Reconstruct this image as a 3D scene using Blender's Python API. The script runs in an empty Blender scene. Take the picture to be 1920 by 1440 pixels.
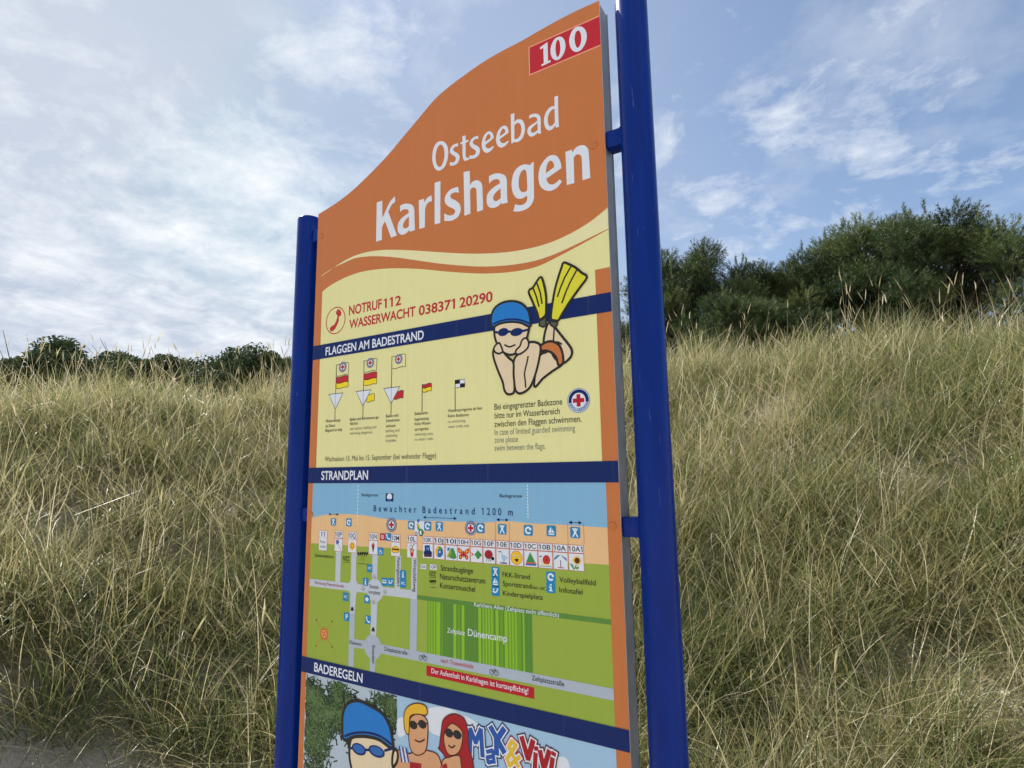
import bpy, bmesh, math, random, re
import numpy as np
from mathutils import Matrix, Vector, noise as mnoise
R = math.radians
sc = bpy.context.scene
COL = sc.collection
random.seed(7)
rng = np.random.default_rng(11)

# ------------------------------------------------------------------ camera
S = 1.15            # width of the sign panel in metres
Z0 = 1.57           # height of the upper edge of the middle banner
M = ((0.85298913, 0.08992944, 0.51412279),      # rows: world x, y, z; columns: camera right, up, back
     (0.52172446, -0.11936123, -0.84472273),
     (-0.01459911, 0.98876974, -0.14873222))
CAM = Vector((1.46530613 * S, -1.20371675 * S, Z0 - 0.01872313 * S))
cd = bpy.data.cameras.new('camera')
cd.sensor_width = 36.0
cd.lens = 36.0 * 1085.0 / 1920.0
cd.clip_end = 2000
cd.clip_start = 0.02
cam = bpy.data.objects.new('camera', cd)
COL.objects.link(cam)
cam.matrix_world = Matrix.Translation(CAM) @ Matrix(M).to_4x4()
sc.camera = cam

# ------------------------------------------------------------------ light
SUN_AZ = 80.0       # degrees to the left of the direction behind the sign (+Y)
SUN_EL = 47.0
sdir = Vector((-math.sin(R(SUN_AZ)) * math.cos(R(SUN_EL)), math.cos(R(SUN_AZ)) * math.cos(R(SUN_EL)), math.sin(R(SUN_EL))))
sl = bpy.data.lights.new('sun', 'SUN')
sl.energy = 5.0
sl.angle = R(0.6)
sl.color = (1.0, 0.94, 0.85)
so = bpy.data.objects.new('sun', sl)
COL.objects.link(so)
so.rotation_euler = (-sdir).to_track_quat('-Z', 'Y').to_euler()
so.location = (-6, 4, 9)

sc.view_settings.view_transform = 'Standard'
sc.view_settings.look = 'None'
sc.view_settings.exposure = 0.75
sc.view_settings.gamma = 1.0
sc.view_settings.use_curve_mapping = False
sc.cycles.use_denoising = True
sc.cycles.max_bounces = 6
sc.cycles.transparent_max_bounces = 4

w = bpy.data.worlds.new('World')
sc.world = w
w.use_nodes = True
nt = w.node_tree
nt.nodes.clear()


class NB:
    """small helper for node trees"""
    def __init__(s, nt):
        s.nt = nt

    def n(s, t, **k):
        nd = s.nt.nodes.new(t)
        for a, b in k.items():
            setattr(nd, a, b)
        return nd

    def l(s, a, b):
        s.nt.links.new(a, b)

    def val(s, sock, v):
        if hasattr(v, 'is_linked') or isinstance(v, bpy.types.NodeSocket):
            s.l(v, sock)
        else:
            sock.default_value = v

    def math(s, op, a, b=0.0, c=0.0, clamp=False):
        nd = s.n('ShaderNodeMath', operation=op, use_clamp=clamp)
        for i, v in enumerate((a, b, c)):
            s.val(nd.inputs[i], v)
        return nd.outputs[0]

    def ramp(s, fac, stops, interp='LINEAR'):
        nd = s.n('ShaderNodeValToRGB')
        nd.color_ramp.interpolation = interp
        e = nd.color_ramp.elements
        while len(e) < len(stops):
            e.new(0.5)
        for i, (p, c) in enumerate(stops):
            e[i].position = p
            e[i].color = (c[0], c[1], c[2], 1) if hasattr(c, '__len__') else (c, c, c, 1)
        s.l(fac, nd.inputs[0])
        return nd.outputs[0]

    def noise(s, vec, scale, detail=4, rough=0.55, dist=0.0, dim='3D'):
        nd = s.n('ShaderNodeTexNoise', noise_dimensions=dim)
        nd.inputs['Scale'].default_value = scale
        nd.inputs['Detail'].default_value = detail
        nd.inputs['Roughness'].default_value = rough
        nd.inputs['Distortion'].default_value = dist
        if vec is not None:
            s.l(vec, nd.inputs['Vector'])
        return nd.outputs['Fac']

    def mix(s, fac, a, b, blend='MIX'):
        nd = s.n('ShaderNodeMix', data_type='RGBA', blend_type=blend)
        s.val(nd.inputs[0], fac)
        for i, v in ((6, a), (7, b)):
            if isinstance(v, bpy.types.NodeSocket):
                s.l(v, nd.inputs[i])
            else:
                nd.inputs[i].default_value = (v[0], v[1], v[2], 1)
        return nd.outputs[2]


b = NB(nt)
tc = b.n('ShaderNodeTexCoord')
sky = b.n('ShaderNodeTexSky', sky_type='NISHITA', sun_disc=False)
sky.sun_elevation = R(SUN_EL)
sky.sun_rotation = R(-SUN_AZ)
sky.altitude = 10
sky.air_density = 1.0
sky.dust_density = 0.7
sky.ozone_density = 2.2
# a sheet of thin cloud overhead: direction projected on a plane
sep = b.n('ShaderNodeSeparateXYZ')
b.l(tc.outputs['Generated'], sep.inputs[0])
zz = b.math('ADD', b.math('MAXIMUM', sep.outputs[2], 0.0), 0.16)
cmb = b.n('ShaderNodeCombineXYZ')
b.l(b.math('DIVIDE', sep.outputs[0], zz), cmb.inputs[0])
b.l(b.math('DIVIDE', sep.outputs[1], zz), cmb.inputs[1])
mp = b.n('ShaderNodeMapping')
mp.inputs['Rotation'].default_value = (0, 0, R(35))
mp.inputs['Scale'].default_value = (1.0, 0.5, 1.0)
b.l(cmb.outputs[0], mp.inputs['Vector'])
veil = b.ramp(b.noise(mp.outputs[0], 1.1, 6, 0.58, 0.7), [(0.28, 0.0), (0.72, 1.0)])
mq = b.n('ShaderNodeMapping')
mq.inputs['Location'].default_value = (3.1, 1.7, 0)
b.l(cmb.outputs[0], mq.inputs['Vector'])
puff_a = b.noise(mq.outputs[0], 3.6, 9, 0.60, 0.15)
puff_b = b.noise(mq.outputs[0], 1.1, 3, 0.5)
puff = b.ramp(b.math('ADD', b.math('MULTIPLY', puff_a, 0.72), b.math('MULTIPLY', puff_b, 0.42)), [(0.575, 0.0), (0.80, 1.0)])
# more cloud towards the sunny side
dot = b.n('ShaderNodeVectorMath', operation='DOT_PRODUCT')
b.l(tc.outputs['Generated'], dot.inputs[0])
hz = Vector((sdir.x, sdir.y, 0.0)).normalized()
dot.inputs[1].default_value = (hz.x, hz.y, 0.0)
side = b.ramp(dot.outputs['Value'], [(0.05, 0.0), (0.70, 1.0)])
veil_f = b.math('MULTIPLY_ADD', b.math('MULTIPLY_ADD', veil, 0.45, 0.42), b.math('MULTIPLY_ADD', side, 0.80, 0.24), 0.0, clamp=True)
clouds = None
for ax, ay, rad, amt in ((450, 400, 10, 1.0), (705, 85, 6, .75), (595, 125, 4, .6), (515, 305, 4, .6), (480, 630, 8, 1.0), (1395, 335, 7, .6), (1460, 235, 7, .6), (1215, 270, 4, .7), (665, 345, 5, .7), (250, 520, 12, .9), (1700, 150, 12, .6), (150, 180, 10, .6)):
    dv = Vector((M[i][0] * (ax - 960) / 1085 - M[i][1] * (ay - 720) / 1085 - M[i][2] for i in range(3))).normalized()   # a compass direction and height in the sky
    nd = b.n('ShaderNodeVectorMath', operation='DOT_PRODUCT')
    b.l(tc.outputs['Generated'], nd.inputs[0])
    nd.inputs[1].default_value = dv
    f_ = b.ramp(nd.outputs['Value'], [(math.cos(R(rad * 1.5)), 0.0), (math.cos(R(rad * 0.15)), amt)])
    clouds = f_ if clouds is None else b.math('MAXIMUM', clouds, f_)
wisp = b.noise(cmb.outputs[0], 5.2, 9, 0.64, 0.25)
local = b.ramp(b.math('ADD', b.math('MULTIPLY', wisp, 1.0), b.math('MULTIPLY', clouds, 0.34)), [(0.66, 0.0), (1.0, 0.95)])
puff_f = b.math('MAXIMUM', b.math('MULTIPLY', puff, b.math('MULTIPLY_ADD', side, 0.25, 0.30)), local)
cap = b.n('ShaderNodeVectorMath', operation='MINIMUM')      # sky colour clamped per channel to cap the sun's aureole
b.l(sky.outputs[0], cap.inputs[0])
cap.inputs[1].default_value = (4.6, 4.9, 5.4)
c1 = b.mix(veil_f, cap.outputs[0], (2.75, 3.25, 4.15))
c2 = b.mix(puff_f, c1, (5.9, 6.1, 6.3))
# bright cloud added behind the camera, out of view, to light the sign face
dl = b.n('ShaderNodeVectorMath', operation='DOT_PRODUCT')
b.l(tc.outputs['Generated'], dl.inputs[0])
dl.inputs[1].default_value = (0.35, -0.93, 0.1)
fill_cloud = b.math('MULTIPLY', b.ramp(dl.outputs['Value'], [(0.15, 0.0), (0.6, 1.0)]), b.ramp(b.noise(mq.outputs[0], 1.6, 7, 0.6, 0.3), [(0.34, 0.0), (0.52, 1.0)]))
c2 = b.mix(fill_cloud, c2, (3.9, 4.05, 4.3))
bg = b.n('ShaderNodeBackground')
bg.inputs['Strength'].default_value = 0.10
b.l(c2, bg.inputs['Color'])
wo = b.n('ShaderNodeOutputWorld')
b.l(bg.outputs[0], wo.inputs['Surface'])


# ------------------------------------------------------------------ materials
def lin(c):
    return tuple((v / 255 / 12.92 if v / 255 <= 0.04045 else ((v / 255 + 0.055) / 1.055) ** 2.4) for v in c)


def new_mat(name):
    m = bpy.data.materials.new(name)
    m.use_nodes = True
    m.node_tree.nodes.clear()
    b = NB(m.node_tree)
    out = b.n('ShaderNodeOutputMaterial')
    p = b.n('ShaderNodeBsdfPrincipled')
    b.l(p.outputs[0], out.inputs[0])
    return m, b, p


PM = {}


def print_mat(key, rgb, streak=0.06, rough=0.42):
    """printed film on the panel: a flat ink colour, faintly faded in vertical streaks, with a little dust"""
    m, b, p = new_mat('print_' + key)
    tc = b.n('ShaderNodeTexCoord')
    mp = b.n('ShaderNodeMapping')
    mp.inputs['Scale'].default_value = (46, 1, 0.9)
    b.l(tc.outputs['Object'], mp.inputs['Vector'])
    n1 = b.noise(mp.outputs[0], 1.0, 4, 0.6)
    n2 = b.noise(tc.outputs['Object'], 5.0, 5, 0.6)
    n3 = b.noise(tc.outputs['Object'], 160, 3, 0.6)
    c = lin(rgb)
    f = b.math('ADD', b.math('MULTIPLY', n1, streak * 1.6), b.math('MULTIPLY', n2, streak))
    k = b.math('ADD', f, 1.0 - streak * 1.3)
    mul = b.n('ShaderNodeVectorMath', operation='SCALE')
    mul.inputs[0].default_value = c
    b.l(k, mul.inputs['Scale'])
    dirt = b.math('MULTIPLY', b.ramp(n3, [(0.66, 0.0), (0.80, 0.5)]), b.ramp(n2, [(0.4, 0.15), (0.7, 1.0)]))
    runs = b.ramp(n1, [(0.60, 0.0), (0.78, 0.16)])
    col = b.mix(b.math('MAXIMUM', dirt, runs), mul.outputs[0], (0.30, 0.27, 0.22))
    b.l(col, p.inputs['Base Color'])
    b.l(b.math('MULTIPLY_ADD', n2, 0.18, rough - 0.09), p.inputs['Roughness'])
    p.inputs['Specular IOR Level'].default_value = 0.2
    PM[key] = m
    return m


for k, c in dict(orange=(204, 124, 72), yellow=(238, 236, 172), cream=(240, 236, 186), navy=(6, 38, 104), red=(198, 44, 58),
                 deepred=(190, 30, 50), inkred=(196, 56, 64), white=(230, 238, 252), lightgrey=(202, 212, 226), black=(28, 28, 34),
                 ink=(44, 46, 48), greyink=(128, 132, 122), finyellow=(226, 224, 62), cuff=(92, 98, 84), capblue=(36, 128, 214),
                 skin=(236, 218, 186), outline=(46, 44, 42), flagyellow=(250, 226, 40), water=(136, 190, 230), sand=(240, 200, 150),
                 green=(158, 182, 74), darkgreen=(96, 146, 66), stripe1=(112, 166, 46), stripe2=(92, 146, 50), stripe3=(146, 196, 54),
                 roadgrey=(180, 194, 212), picto=(34, 140, 200), pictowhite=(236, 244, 250), tileline=(200, 110, 96), skyprint=(168, 206, 240),
                 sandprint=(240, 214, 130), blond=(240, 190, 60), redhair=(172, 34, 44), tan=(222, 168, 128), logoblue=(44, 92, 178),
                 logoyellow=(236, 196, 60), photosky=(186, 204, 222), photodark=(34, 50, 36), photomid=(66, 92, 56), photolight=(110, 138, 88), photobark=(84, 70, 58), iconblue=(50, 110, 190), icongreen=(70, 150, 80), iconyellow=(246, 200, 50), brown=(96, 44, 34),
                 cap_orange=(222, 100, 56), plateline=(244, 166, 140), purple=(170, 70, 110)).items():
    print_mat(k, c, rough=0.36 if k in ('navy', 'black') else 0.42)


def blue_paint():
    m, b, p = new_mat('blue_lacquer')
    tc = b.n('ShaderNodeTexCoord')
    mp = b.n('ShaderNodeMapping')
    mp.inputs['Scale'].default_value = (9, 9, 1.2)
    b.l(tc.outputs['Object'], mp.inputs['Vector'])
    n = b.noise(mp.outputs[0], 2.5, 6, 0.65)
    n2 = b.noise(tc.outputs['Object'], 60, 4, 0.6)
    col = b.ramp(n, [(0.3, (0.0003, 0.018, 0.185)), (0.62, (0.0004, 0.026, 0.245)), (0.8, (0.008, 0.036, 0.26))])
    ms = b.n('ShaderNodeMapping')
    ms.inputs['Rotation'].default_value = (R(12), R(20), 0)
    ms.inputs['Scale'].default_value = (90, 90, 9)
    b.l(tc.outputs['Object'], ms.inputs['Vector'])
    scr = b.math('MULTIPLY', b.ramp(b.noise(ms.outputs[0], 1.0, 3, 0.5), [(0.69, 0.0), (0.74, 1.0)]), b.ramp(b.noise(tc.outputs['Object'], 4.0, 3, 0.5), [(0.5, 0.0), (0.66, 0.35)]))
    spk = b.ramp(n2, [(0.70, 0.0), (0.80, 0.22)])
    col = b.mix(b.math('MAXIMUM', scr, spk), col, (0.22, 0.25, 0.32))
    b.l(col, p.inputs['Base Color'])
    b.l(b.math('ADD', b.math('MULTIPLY_ADD', n, 0.22, 0.12), b.math('MULTIPLY', scr, 0.3)), p.inputs['Roughness'])
    p.inputs['Specular IOR Level'].default_value = 0.16
    bp = b.n('ShaderNodeBump')
    bp.inputs['Strength'].default_value = 0.08
    bp.inputs['Distance'].default_value = 0.002
    b.l(n2, bp.inputs['Height'])
    b.l(bp.outputs[0], p.inputs['Normal'])
    return m


def grey_metal():
    m, b, p = new_mat('grey_aluminium')
    tc = b.n('ShaderNodeTexCoord')
    mp = b.n('ShaderNodeMapping')
    mp.inputs['Scale'].default_value = (1, 6, 3)
    b.l(tc.outputs['Object'], mp.inputs['Vector'])
    n = b.noise(mp.outputs[0], 4, 6, 0.6)
    b.l(b.ramp(n, [(0.3, (0.30, 0.325, 0.34)), (0.75, (0.42, 0.44, 0.455))]), p.inputs['Base Color'])
    p.inputs['Metallic'].default_value = 0.2
    p.inputs['Roughness'].default_value = 0.5
    return m


def dark_seal():
    m, b, p = new_mat('dark_edge_seal')
    p.inputs['Base Color'].default_value = (0.03, 0.03, 0.035, 1)
    p.inputs['Roughness'].default_value = 0.6
    return m


def white_edge():
    m, b, p = new_mat('white_sheet_edge')
    p.inputs['Base Color'].default_value = (0.75, 0.75, 0.74, 1)
    p.inputs['Roughness'].default_value = 0.5
    return m


BLUE, GREY, SEAL, EDGE = blue_paint(), grey_metal(), dark_seal(), white_edge()


# ------------------------------------------------------------------ object helpers
def link(name, mesh, parent=None):
    o = bpy.data.objects.new(name, mesh)
    COL.objects.link(o)
    if parent is not None:
        o.parent = parent
    return o


def tag(o, label, cat, group=None):
    o['label'] = label
    o['category'] = cat
    if group:
        o['group'] = group
    return o


def empty(name, loc):
    o = bpy.data.objects.new(name, None)
    o.empty_display_size = 0.2
    COL.objects.link(o)
    o.location = loc
    return o


def bm_obj(name, bm, mat, parent=None, smooth=False):
    me = bpy.data.meshes.new(name)
    bm.to_mesh(me)
    bm.free()
    for m in (mat if isinstance(mat, (list, tuple)) else [mat]):
        me.materials.append(m)
    if smooth:
        for p in me.polygons:
            p.use_smooth = True
    return link(name, me, parent)


# ------------------------------------------------------------------ the sign
BASE = Vector((0.5 * S, 0.03, 0.0))       # foot of the sign, midway between its posts
sign = empty('information_board', BASE)
tag(sign, 'tall orange and yellow seaside information board between two round blue posts', 'information board')


def W(u, v, y=0.0):
    """sign-panel units (panel width = 1) to the sign's own metres"""
    return Vector((u * S, y, v * S + Z0)) - BASE


# surveyed drawing of the sheet: picture crops to panel units
CROPS = {'A': (560, 0, 2.743), 'B': (560, 440, 2.743), 'C': (560, 860, 2.743), 'D': (540, 1140, 2.526), 'E': (580, 500, 5.486),
         'F': (580, 650, 5.486), 'G': (880, 480, 3.6), 'H': (570, 900, 6.194), 'I': (860, 900, 6.0), 'J': (570, 1060, 6.0),
         'K': (780, 1100, 4.8), 'L': (560, 1280, 3.097), 'P': (0, 0, 1.0)}
CX, CY, CZ = 1.46530613, -1.20371675, -0.01872313


def uv(crop, x, y):
    ox, oy, s = CROPS[crop]
    a = (ox + x / s - 960) / 1085.0
    c = -(oy + y / s - 720) / 1085.0
    d = [M[i][0] * a + M[i][1] * c - M[i][2] for i in range(3)]
    k = -CY / d[1]
    return (CX + k * d[0], CZ + k * d[2])


def pts(crop, *xy):
    return [uv(crop, x, y) for x, y in xy]


def smooth_line(p, n=6, closed=False):
    """Catmull-Rom through the points"""
    out = []
    N = len(p)
    g = (lambda i: p[i % N]) if closed else (lambda i: p[max(0, min(N - 1, i))])
    for i in range(N if closed else N - 1):
        p0, p1, p2, p3 = g(i - 1), g(i), g(i + 1), g(i + 2)
        for k in range(n):
            t = k / n
            out.append(tuple(0.5 * (2 * p1[j] + (p2[j] - p0[j]) * t + (2 * p0[j] - 5 * p1[j] + 4 * p2[j] - p3[j]) * t * t + (3 * p1[j] - p0[j] - 3 * p2[j] + p3[j]) * t ** 3) for j in (0, 1)))
    if not closed:
        out.append(p[-1])
    return out


LAYER = 0.00013
ARTS = []


class Art:
    """flat printed artwork collected into ONE mesh object; every layer is a film a fraction of a millimetre above the last"""
    def __init__(s, name, parent, base=1, label=None):
        s.name, s.parent, s.base, s.label = name, parent, base, label
        s.v, s.f, s.mi, s.keys, s.txt, s.gl = [], [], [], [], [], []
        s.obj = bpy.data.objects.new(name, bpy.data.meshes.new(name))
        COL.objects.link(s.obj)
        s.obj.parent = parent.obj if isinstance(parent, Art) else parent
        if label:
            s.obj['label'] = label
        ARTS.append(s)

    def k(s, key):
        if key not in s.keys:
            s.keys.append(key)
        return s.keys.index(key)

    def yy(s, lv):
        return -LAYER * (s.base + lv)

    def poly(s, p, key, lv=0):
        i = len(s.v)
        s.v += [W(a, c, s.yy(lv)) for a, c in p]
        s.f.append(tuple(range(i, i + len(p))))
        s.mi.append(s.k(key))
        return s

    def strip(s, a, c, key, lv=0):
        """band between two lines of equal length"""
        i = len(s.v)
        n = len(a)
        s.v += [W(p[0], p[1], s.yy(lv)) for p in a] + [W(p[0], p[1], s.yy(lv)) for p in c]
        for j in range(n - 1):
            s.f.append((i + j, i + j + 1, i + n + j + 1, i + n + j))
            s.mi.append(s.k(key))
        return s

    def stroke(s, p, wd, key, lv=0, closed=False):
        N = len(p)
        L, Rr = [], []
        for i in range(N):
            a = p[(i - 1) % N] if closed or i > 0 else p[i]
            c = p[(i + 1) % N] if closed or i < N - 1 else p[i]
            t = Vector((c[0] - a[0], c[1] - a[1]))
            if t.length < 1e-9:
                t = Vector((1, 0))
            t.normalize()
            n = Vector((-t.y, t.x)) * wd / 2
            L.append((p[i][0] + n.x, p[i][1] + n.y))
            Rr.append((p[i][0] - n.x, p[i][1] - n.y))
        if closed:
            L.append(L[0])
            Rr.append(Rr[0])
        return s.strip(L, Rr, key, lv)

    def shape(s, p, fill, line=None, wd=0.004, lv=0, n=6):
        q = smooth_line(p, n, True) if n else p
        s.poly(q, fill, lv)
        if line:
            s.stroke(q, wd, line, lv + 0.6, True)
        return s

    def disc(s, c, rx, ry, key, lv=0, n=28):
        return s.poly([(c[0] + rx * math.cos(t * math.tau / n), c[1] + ry * math.sin(t * math.tau / n)) for t in range(n)], key, lv)

    def ring(s, c, r0, r1, key, lv=0, n=32, a0=0.0, a1=math.tau):
        A = [(c[0] + r0 * math.cos(a0 + (a1 - a0) * t / n), c[1] + r0 * math.sin(a0 + (a1 - a0) * t / n)) for t in range(n + 1)]
        B = [(c[0] + r1 * math.cos(a0 + (a1 - a0) * t / n), c[1] + r1 * math.sin(a0 + (a1 - a0) * t / n)) for t in range(n + 1)]
        return s.strip(A, B, key, lv)

    def rect(s, u0, v0, u1, v1, key, lv=0):
        return s.poly([(u0, v0), (u1, v0), (u1, v1), (u0, v1)], key, lv)

    def rrect(s, u0, v0, u1, v1, r, key, lv=0):
        p = []
        for cx, cy, a in ((u1 - r, v1 - r, 0), (u0 + r, v1 - r, 90), (u0 + r, v0 + r, 180), (u1 - r, v0 + r, 270)):
            p += [(cx + r * math.cos(R(a + q * 30)), cy + r * math.sin(R(a + q * 30))) for q in range(4)]
        return s.poly(p, key, lv)

    def glyph(s, crop, outer, holes=(), key='white', lv=1):
        """one traced letter: corner points carry a third value, the rest are smoothed"""
        s.gl.append(([traced(crop, o) for o in (outer,) + tuple(holes)], key, lv))
        return s

    def text(s, body, crop, p0, p1, h, key, lv=1, bold=0.0, space=1.0, res=4, vertical=False, slant=0.0):
        a, c = uv(crop, *p0), uv(crop, *p1)
        if vertical:
            top = uv(crop, p0[0] + h, p0[1])
            hh = abs(top[0] - a[0])
            u = (a[0] + c[0]) / 2
            s.text_uv(body, (u, a[1]), (u, c[1]), hh, key, lv, bold, space, res)
        else:
            top = uv(crop, p0[0], p0[1] - h)
            v = (a[1] + c[1]) / 2
            s.text_uv(body, (a[0], v), (c[0], v), top[1] - a[1], key, lv, bold, space, res, slant)
        return s

    def text_uv(s, body, a, c, h, key, lv=1, bold=0.0, space=1.0, res=3, slant=0.0):
        s.txt.append((body, a, c, h, key, lv, bold, space, res, slant))
        return s


def traced(crop, p):
    n = len(p)
    q = [uv(crop, a[0], a[1]) for a in p]
    cor = [i for i in range(n) if len(p[i]) > 2]
    if not cor:
        return smooth_line(q, 5, True)
    out = []
    for i, c in enumerate(cor):
        d = cor[(i + 1) % len(cor)]
        seg = [q[k % n] for k in range(c, d + 1 if d > c else d + n + 1)]
        out += (smooth_line(seg, 5) if len(seg) > 2 else seg)[:-1]
    return out


def glyph_meshes():
    """all lettering of the board, set with Blender's built-in font and turned into mesh"""
    global CAPH
    tmp = []
    tr = []
    for A in ARTS:
        for loops, key, lv in A.gl:
            cu = bpy.data.curves.new('lettering', 'CURVE')
            cu.dimensions = '2D'
            cu.fill_mode = 'FRONT'
            for lp in loops:
                sp = cu.splines.new('POLY')
                sp.points.add(len(lp) - 1)
                for pt, c in zip(sp.points, lp):
                    pt.co = (c[0] * 10, c[1] * 10, 0, 1)
                sp.use_cyclic_u = True
            o = bpy.data.objects.new('lettering', cu)
            COL.objects.link(o)
            tr.append((A, key, lv, o))
    cu = bpy.data.curves.new('lettering', 'FONT')
    cu.body = 'H'
    ho = bpy.data.objects.new('lettering', cu)
    COL.objects.link(ho)
    for A in ARTS:
        for t in A.txt:
            cu = bpy.data.curves.new('lettering', 'FONT')
            cu.body = t[0]
            cu.offset = t[6]
            cu.space_character = t[7]
            cu.resolution_u = t[8]
            o = bpy.data.objects.new('lettering', cu)
            COL.objects.link(o)
            tmp.append((A, t, o))
    dg = bpy.context.evaluated_depsgraph_get()
    dg.update()
    me = ho.evaluated_get(dg).to_mesh()
    CAPH = max(v.co.y for v in me.vertices)
    ho.evaluated_get(dg).to_mesh_clear()
    tmp.append((None, None, ho))
    for A, key, lv, o in tr:
        me = o.evaluated_get(dg).to_mesh()
        i = len(A.v)
        A.v += [W(v.co.x / 10, v.co.y / 10, A.yy(lv)) for v in me.vertices]
        kk = A.k(key)
        for p in me.polygons:
            A.f.append(tuple(i + q for q in p.vertices))
            A.mi.append(kk)
        o.evaluated_get(dg).to_mesh_clear()
        tmp.append((None, None, o))
    for A, t, o in tmp:
        if A is None:
            continue
        body, a, c, h, key, lv, bold, space, res, slant = t
        me = o.evaluated_get(dg).to_mesh()
        n = len(me.vertices)
        if n:
            co = np.empty(n * 3)
            me.vertices.foreach_get('co', co)
            co = co.reshape(-1, 3)
            x0, x1 = co[:, 0].min(), co[:, 0].max()
            d = Vector((c[0] - a[0], c[1] - a[1]))
            ln = d.length
            d.normalize()
            up = Vector((-d.y, d.x))
            sx = ln / max(1e-6, x1 - x0)
            sy = h / CAPH
            i = len(A.v)
            for x, y, z in co:
                X = (x - x0) * sx + slant * y * sy
                A.v.append(W(a[0] + d.x * X + up.x * y * sy, a[1] + d.y * X + up.y * y * sy, A.yy(lv)))
            kk = A.k(key)
            for p in me.polygons:
                A.f.append(tuple(i + q for q in p.vertices))
                A.mi.append(kk)
            if re.match(r'^[\d ]+m?$|^1[0-9][A-Z]?\d?$', body):      # the built-in figure one is a bare stem: give it its flag
                root = list(range(n))

                def top(k):
                    while root[k] != k:
                        k = root[k]
                    return k
                for p in me.polygons:
                    for q in p.vertices[1:]:
                        root[top(q)] = top(p.vertices[0])
                isl = {}
                for k in range(n):
                    isl.setdefault(top(k), []).append(k)
                stems = []
                for ks in isl.values():
                    w_, h_ = np.ptp(co[ks, 0]), np.ptp(co[ks, 1])
                    if h_ > 0.85 * CAPH and w_ < 0.3 * h_:
                        stems.append((co[ks, 0].min(), co[ks, 1].max()))
                for xs_, yt in sorted(stems)[:body.count('1')]:
                    j = len(A.v)
                    for x, y in ((xs_ + 0.02, yt), (xs_ - 0.13, yt - 0.10), (xs_ - 0.13, yt - 0.20), (xs_ + 0.02, yt - 0.12)):
                        X = (x - x0) * sx
                        A.v.append(W(a[0] + d.x * X + up.x * y * sy, a[1] + d.y * X + up.y * y * sy, A.yy(lv + 0.1)))
                    A.f.append((j, j + 1, j + 2, j + 3))
                    A.mi.append(kk)
        o.evaluated_get(dg).to_mesh_clear()
    for A, t, o in tmp:
        cu = o.data
        bpy.data.objects.remove(o)
        bpy.data.curves.remove(cu)


CAPH = 0.72


def finish_art():
    glyph_meshes()
    for A in ARTS:
        me = A.obj.data
        me.from_pydata(A.v, [], A.f)
        for k in A.keys:
            me.materials.append(PM[k])
        me.polygons.foreach_set('material_index', A.mi)
        me.update()


# --- carcass: aluminium box with a printed sheet on its face
top_px = [(596.5, 402), (632.9, 379), (658.4, 359), (680.3, 339), (705.8, 313.5), (731.3, 286), (756.9, 255.2), (786, 220.6), (815.2, 186),
          (844.4, 160.4), (869.9, 141.5), (906.3, 116), (942.8, 94.8), (979.2, 75.8), (1015.7, 54.7), (1052.2, 34.6), (1088.6, 16.4), (1124.4, 0.7)]
tp = [uv('P', *q) for q in top_px]
tp[0] = (0.0, tp[0][1])
tp[-1] = (1.0, tp[-1][1])
top_line = smooth_line(tp, 4)
VB = -1.16
outline = [(0.0, VB)] + top_line + [(1.0, VB)]


def prism(name, out, y0, y1, mat_face, mat_side, parent):
    bm = bmesh.new()
    a = [bm.verts.new(W(u, v, y0)) for u, v in out]
    c = [bm.verts.new(W(u, v, y1)) for u, v in out]
    bm.faces.new(a)
    bm.faces.new(list(reversed(c)))
    n = len(out)
    for i in range(n):
        f = bm.faces.new((a[i], c[i], c[(i + 1) % n], a[(i + 1) % n]))
        f.material_index = 1
    bmesh.ops.recalc_face_normals(bm, faces=bm.faces)
    return bm_obj(name, bm, [mat_face, mat_side], parent)


front = prism('front_panel', outline, 0.0, 0.004, PM['orange'], EDGE, sign)


def inset_outline(d):
    o = [(d, VB + d)] + [(min(max(u, d), 1 - d), v - d * 1.1) for u, v in top_line] + [(1 - d, VB + d)]
    return o


box = prism('panel_box', inset_outline(0.002), 0.004, 0.058, GREY, GREY, sign)
prism('rear_panel', outline, 0.058, 0.062, GREY, SEAL, sign)

# --- posts, caps, brackets
RP = 0.0386 * S


def post(u, vtop):
    bm = bmesh.new()
    n = 40
    z1 = vtop * S + Z0
    x, y = u * S, 0.024 * S
    prof = [(RP, -0.35), (RP, z1 - 0.012), (RP * 0.99, z1 - 0.006), (RP * 0.93, z1 - 0.0015), (RP * 0.84, z1)]
    rings = []
    for r, z in prof:
        rings.append([bm.verts.new(Vector((x + r * math.cos(t * math.tau / n), y + r * math.sin(t * math.tau / n), z)) - BASE) for t in range(n)])
    for p, q in zip(rings, rings[1:]):
        for t in range(n):
            bm.faces.new((p[t], p[(t + 1) % n], q[(t + 1) % n], q[t]))
    bm.faces.new(rings[-1])
    o = bm_obj('post', bm, BLUE, sign)
    for p in o.data.polygons:
        p.use_smooth = len(p.vertices) == 4
    bm = bmesh.new()                       # weld collar at the foot
    ca = [bm.verts.new(Vector((x + (RP + 0.028) * math.cos(t * math.tau / 24), y + (RP + 0.028) * math.sin(t * math.tau / 24), 0.0)) - BASE) for t in range(24)]
    cb = [bm.verts.new(Vector((x + (RP + 0.022) * math.cos(t * math.tau / 24), y + (RP + 0.022) * math.sin(t * math.tau / 24), 0.05)) - BASE) for t in range(24)]
    cc = [bm.verts.new(Vector((x + (RP + 0.001) * math.cos(t * math.tau / 24), y + (RP + 0.001) * math.sin(t * math.tau / 24), 0.055)) - BASE) for t in range(24)]
    for p, q in ((ca, cb), (cb, cc)):
        for t in range(24):
            bm.faces.new((p[t], p[(t + 1) % 24], q[(t + 1) % 24], q[t]))
    bm_obj('collar', bm, BLUE, o)
    return o


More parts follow.
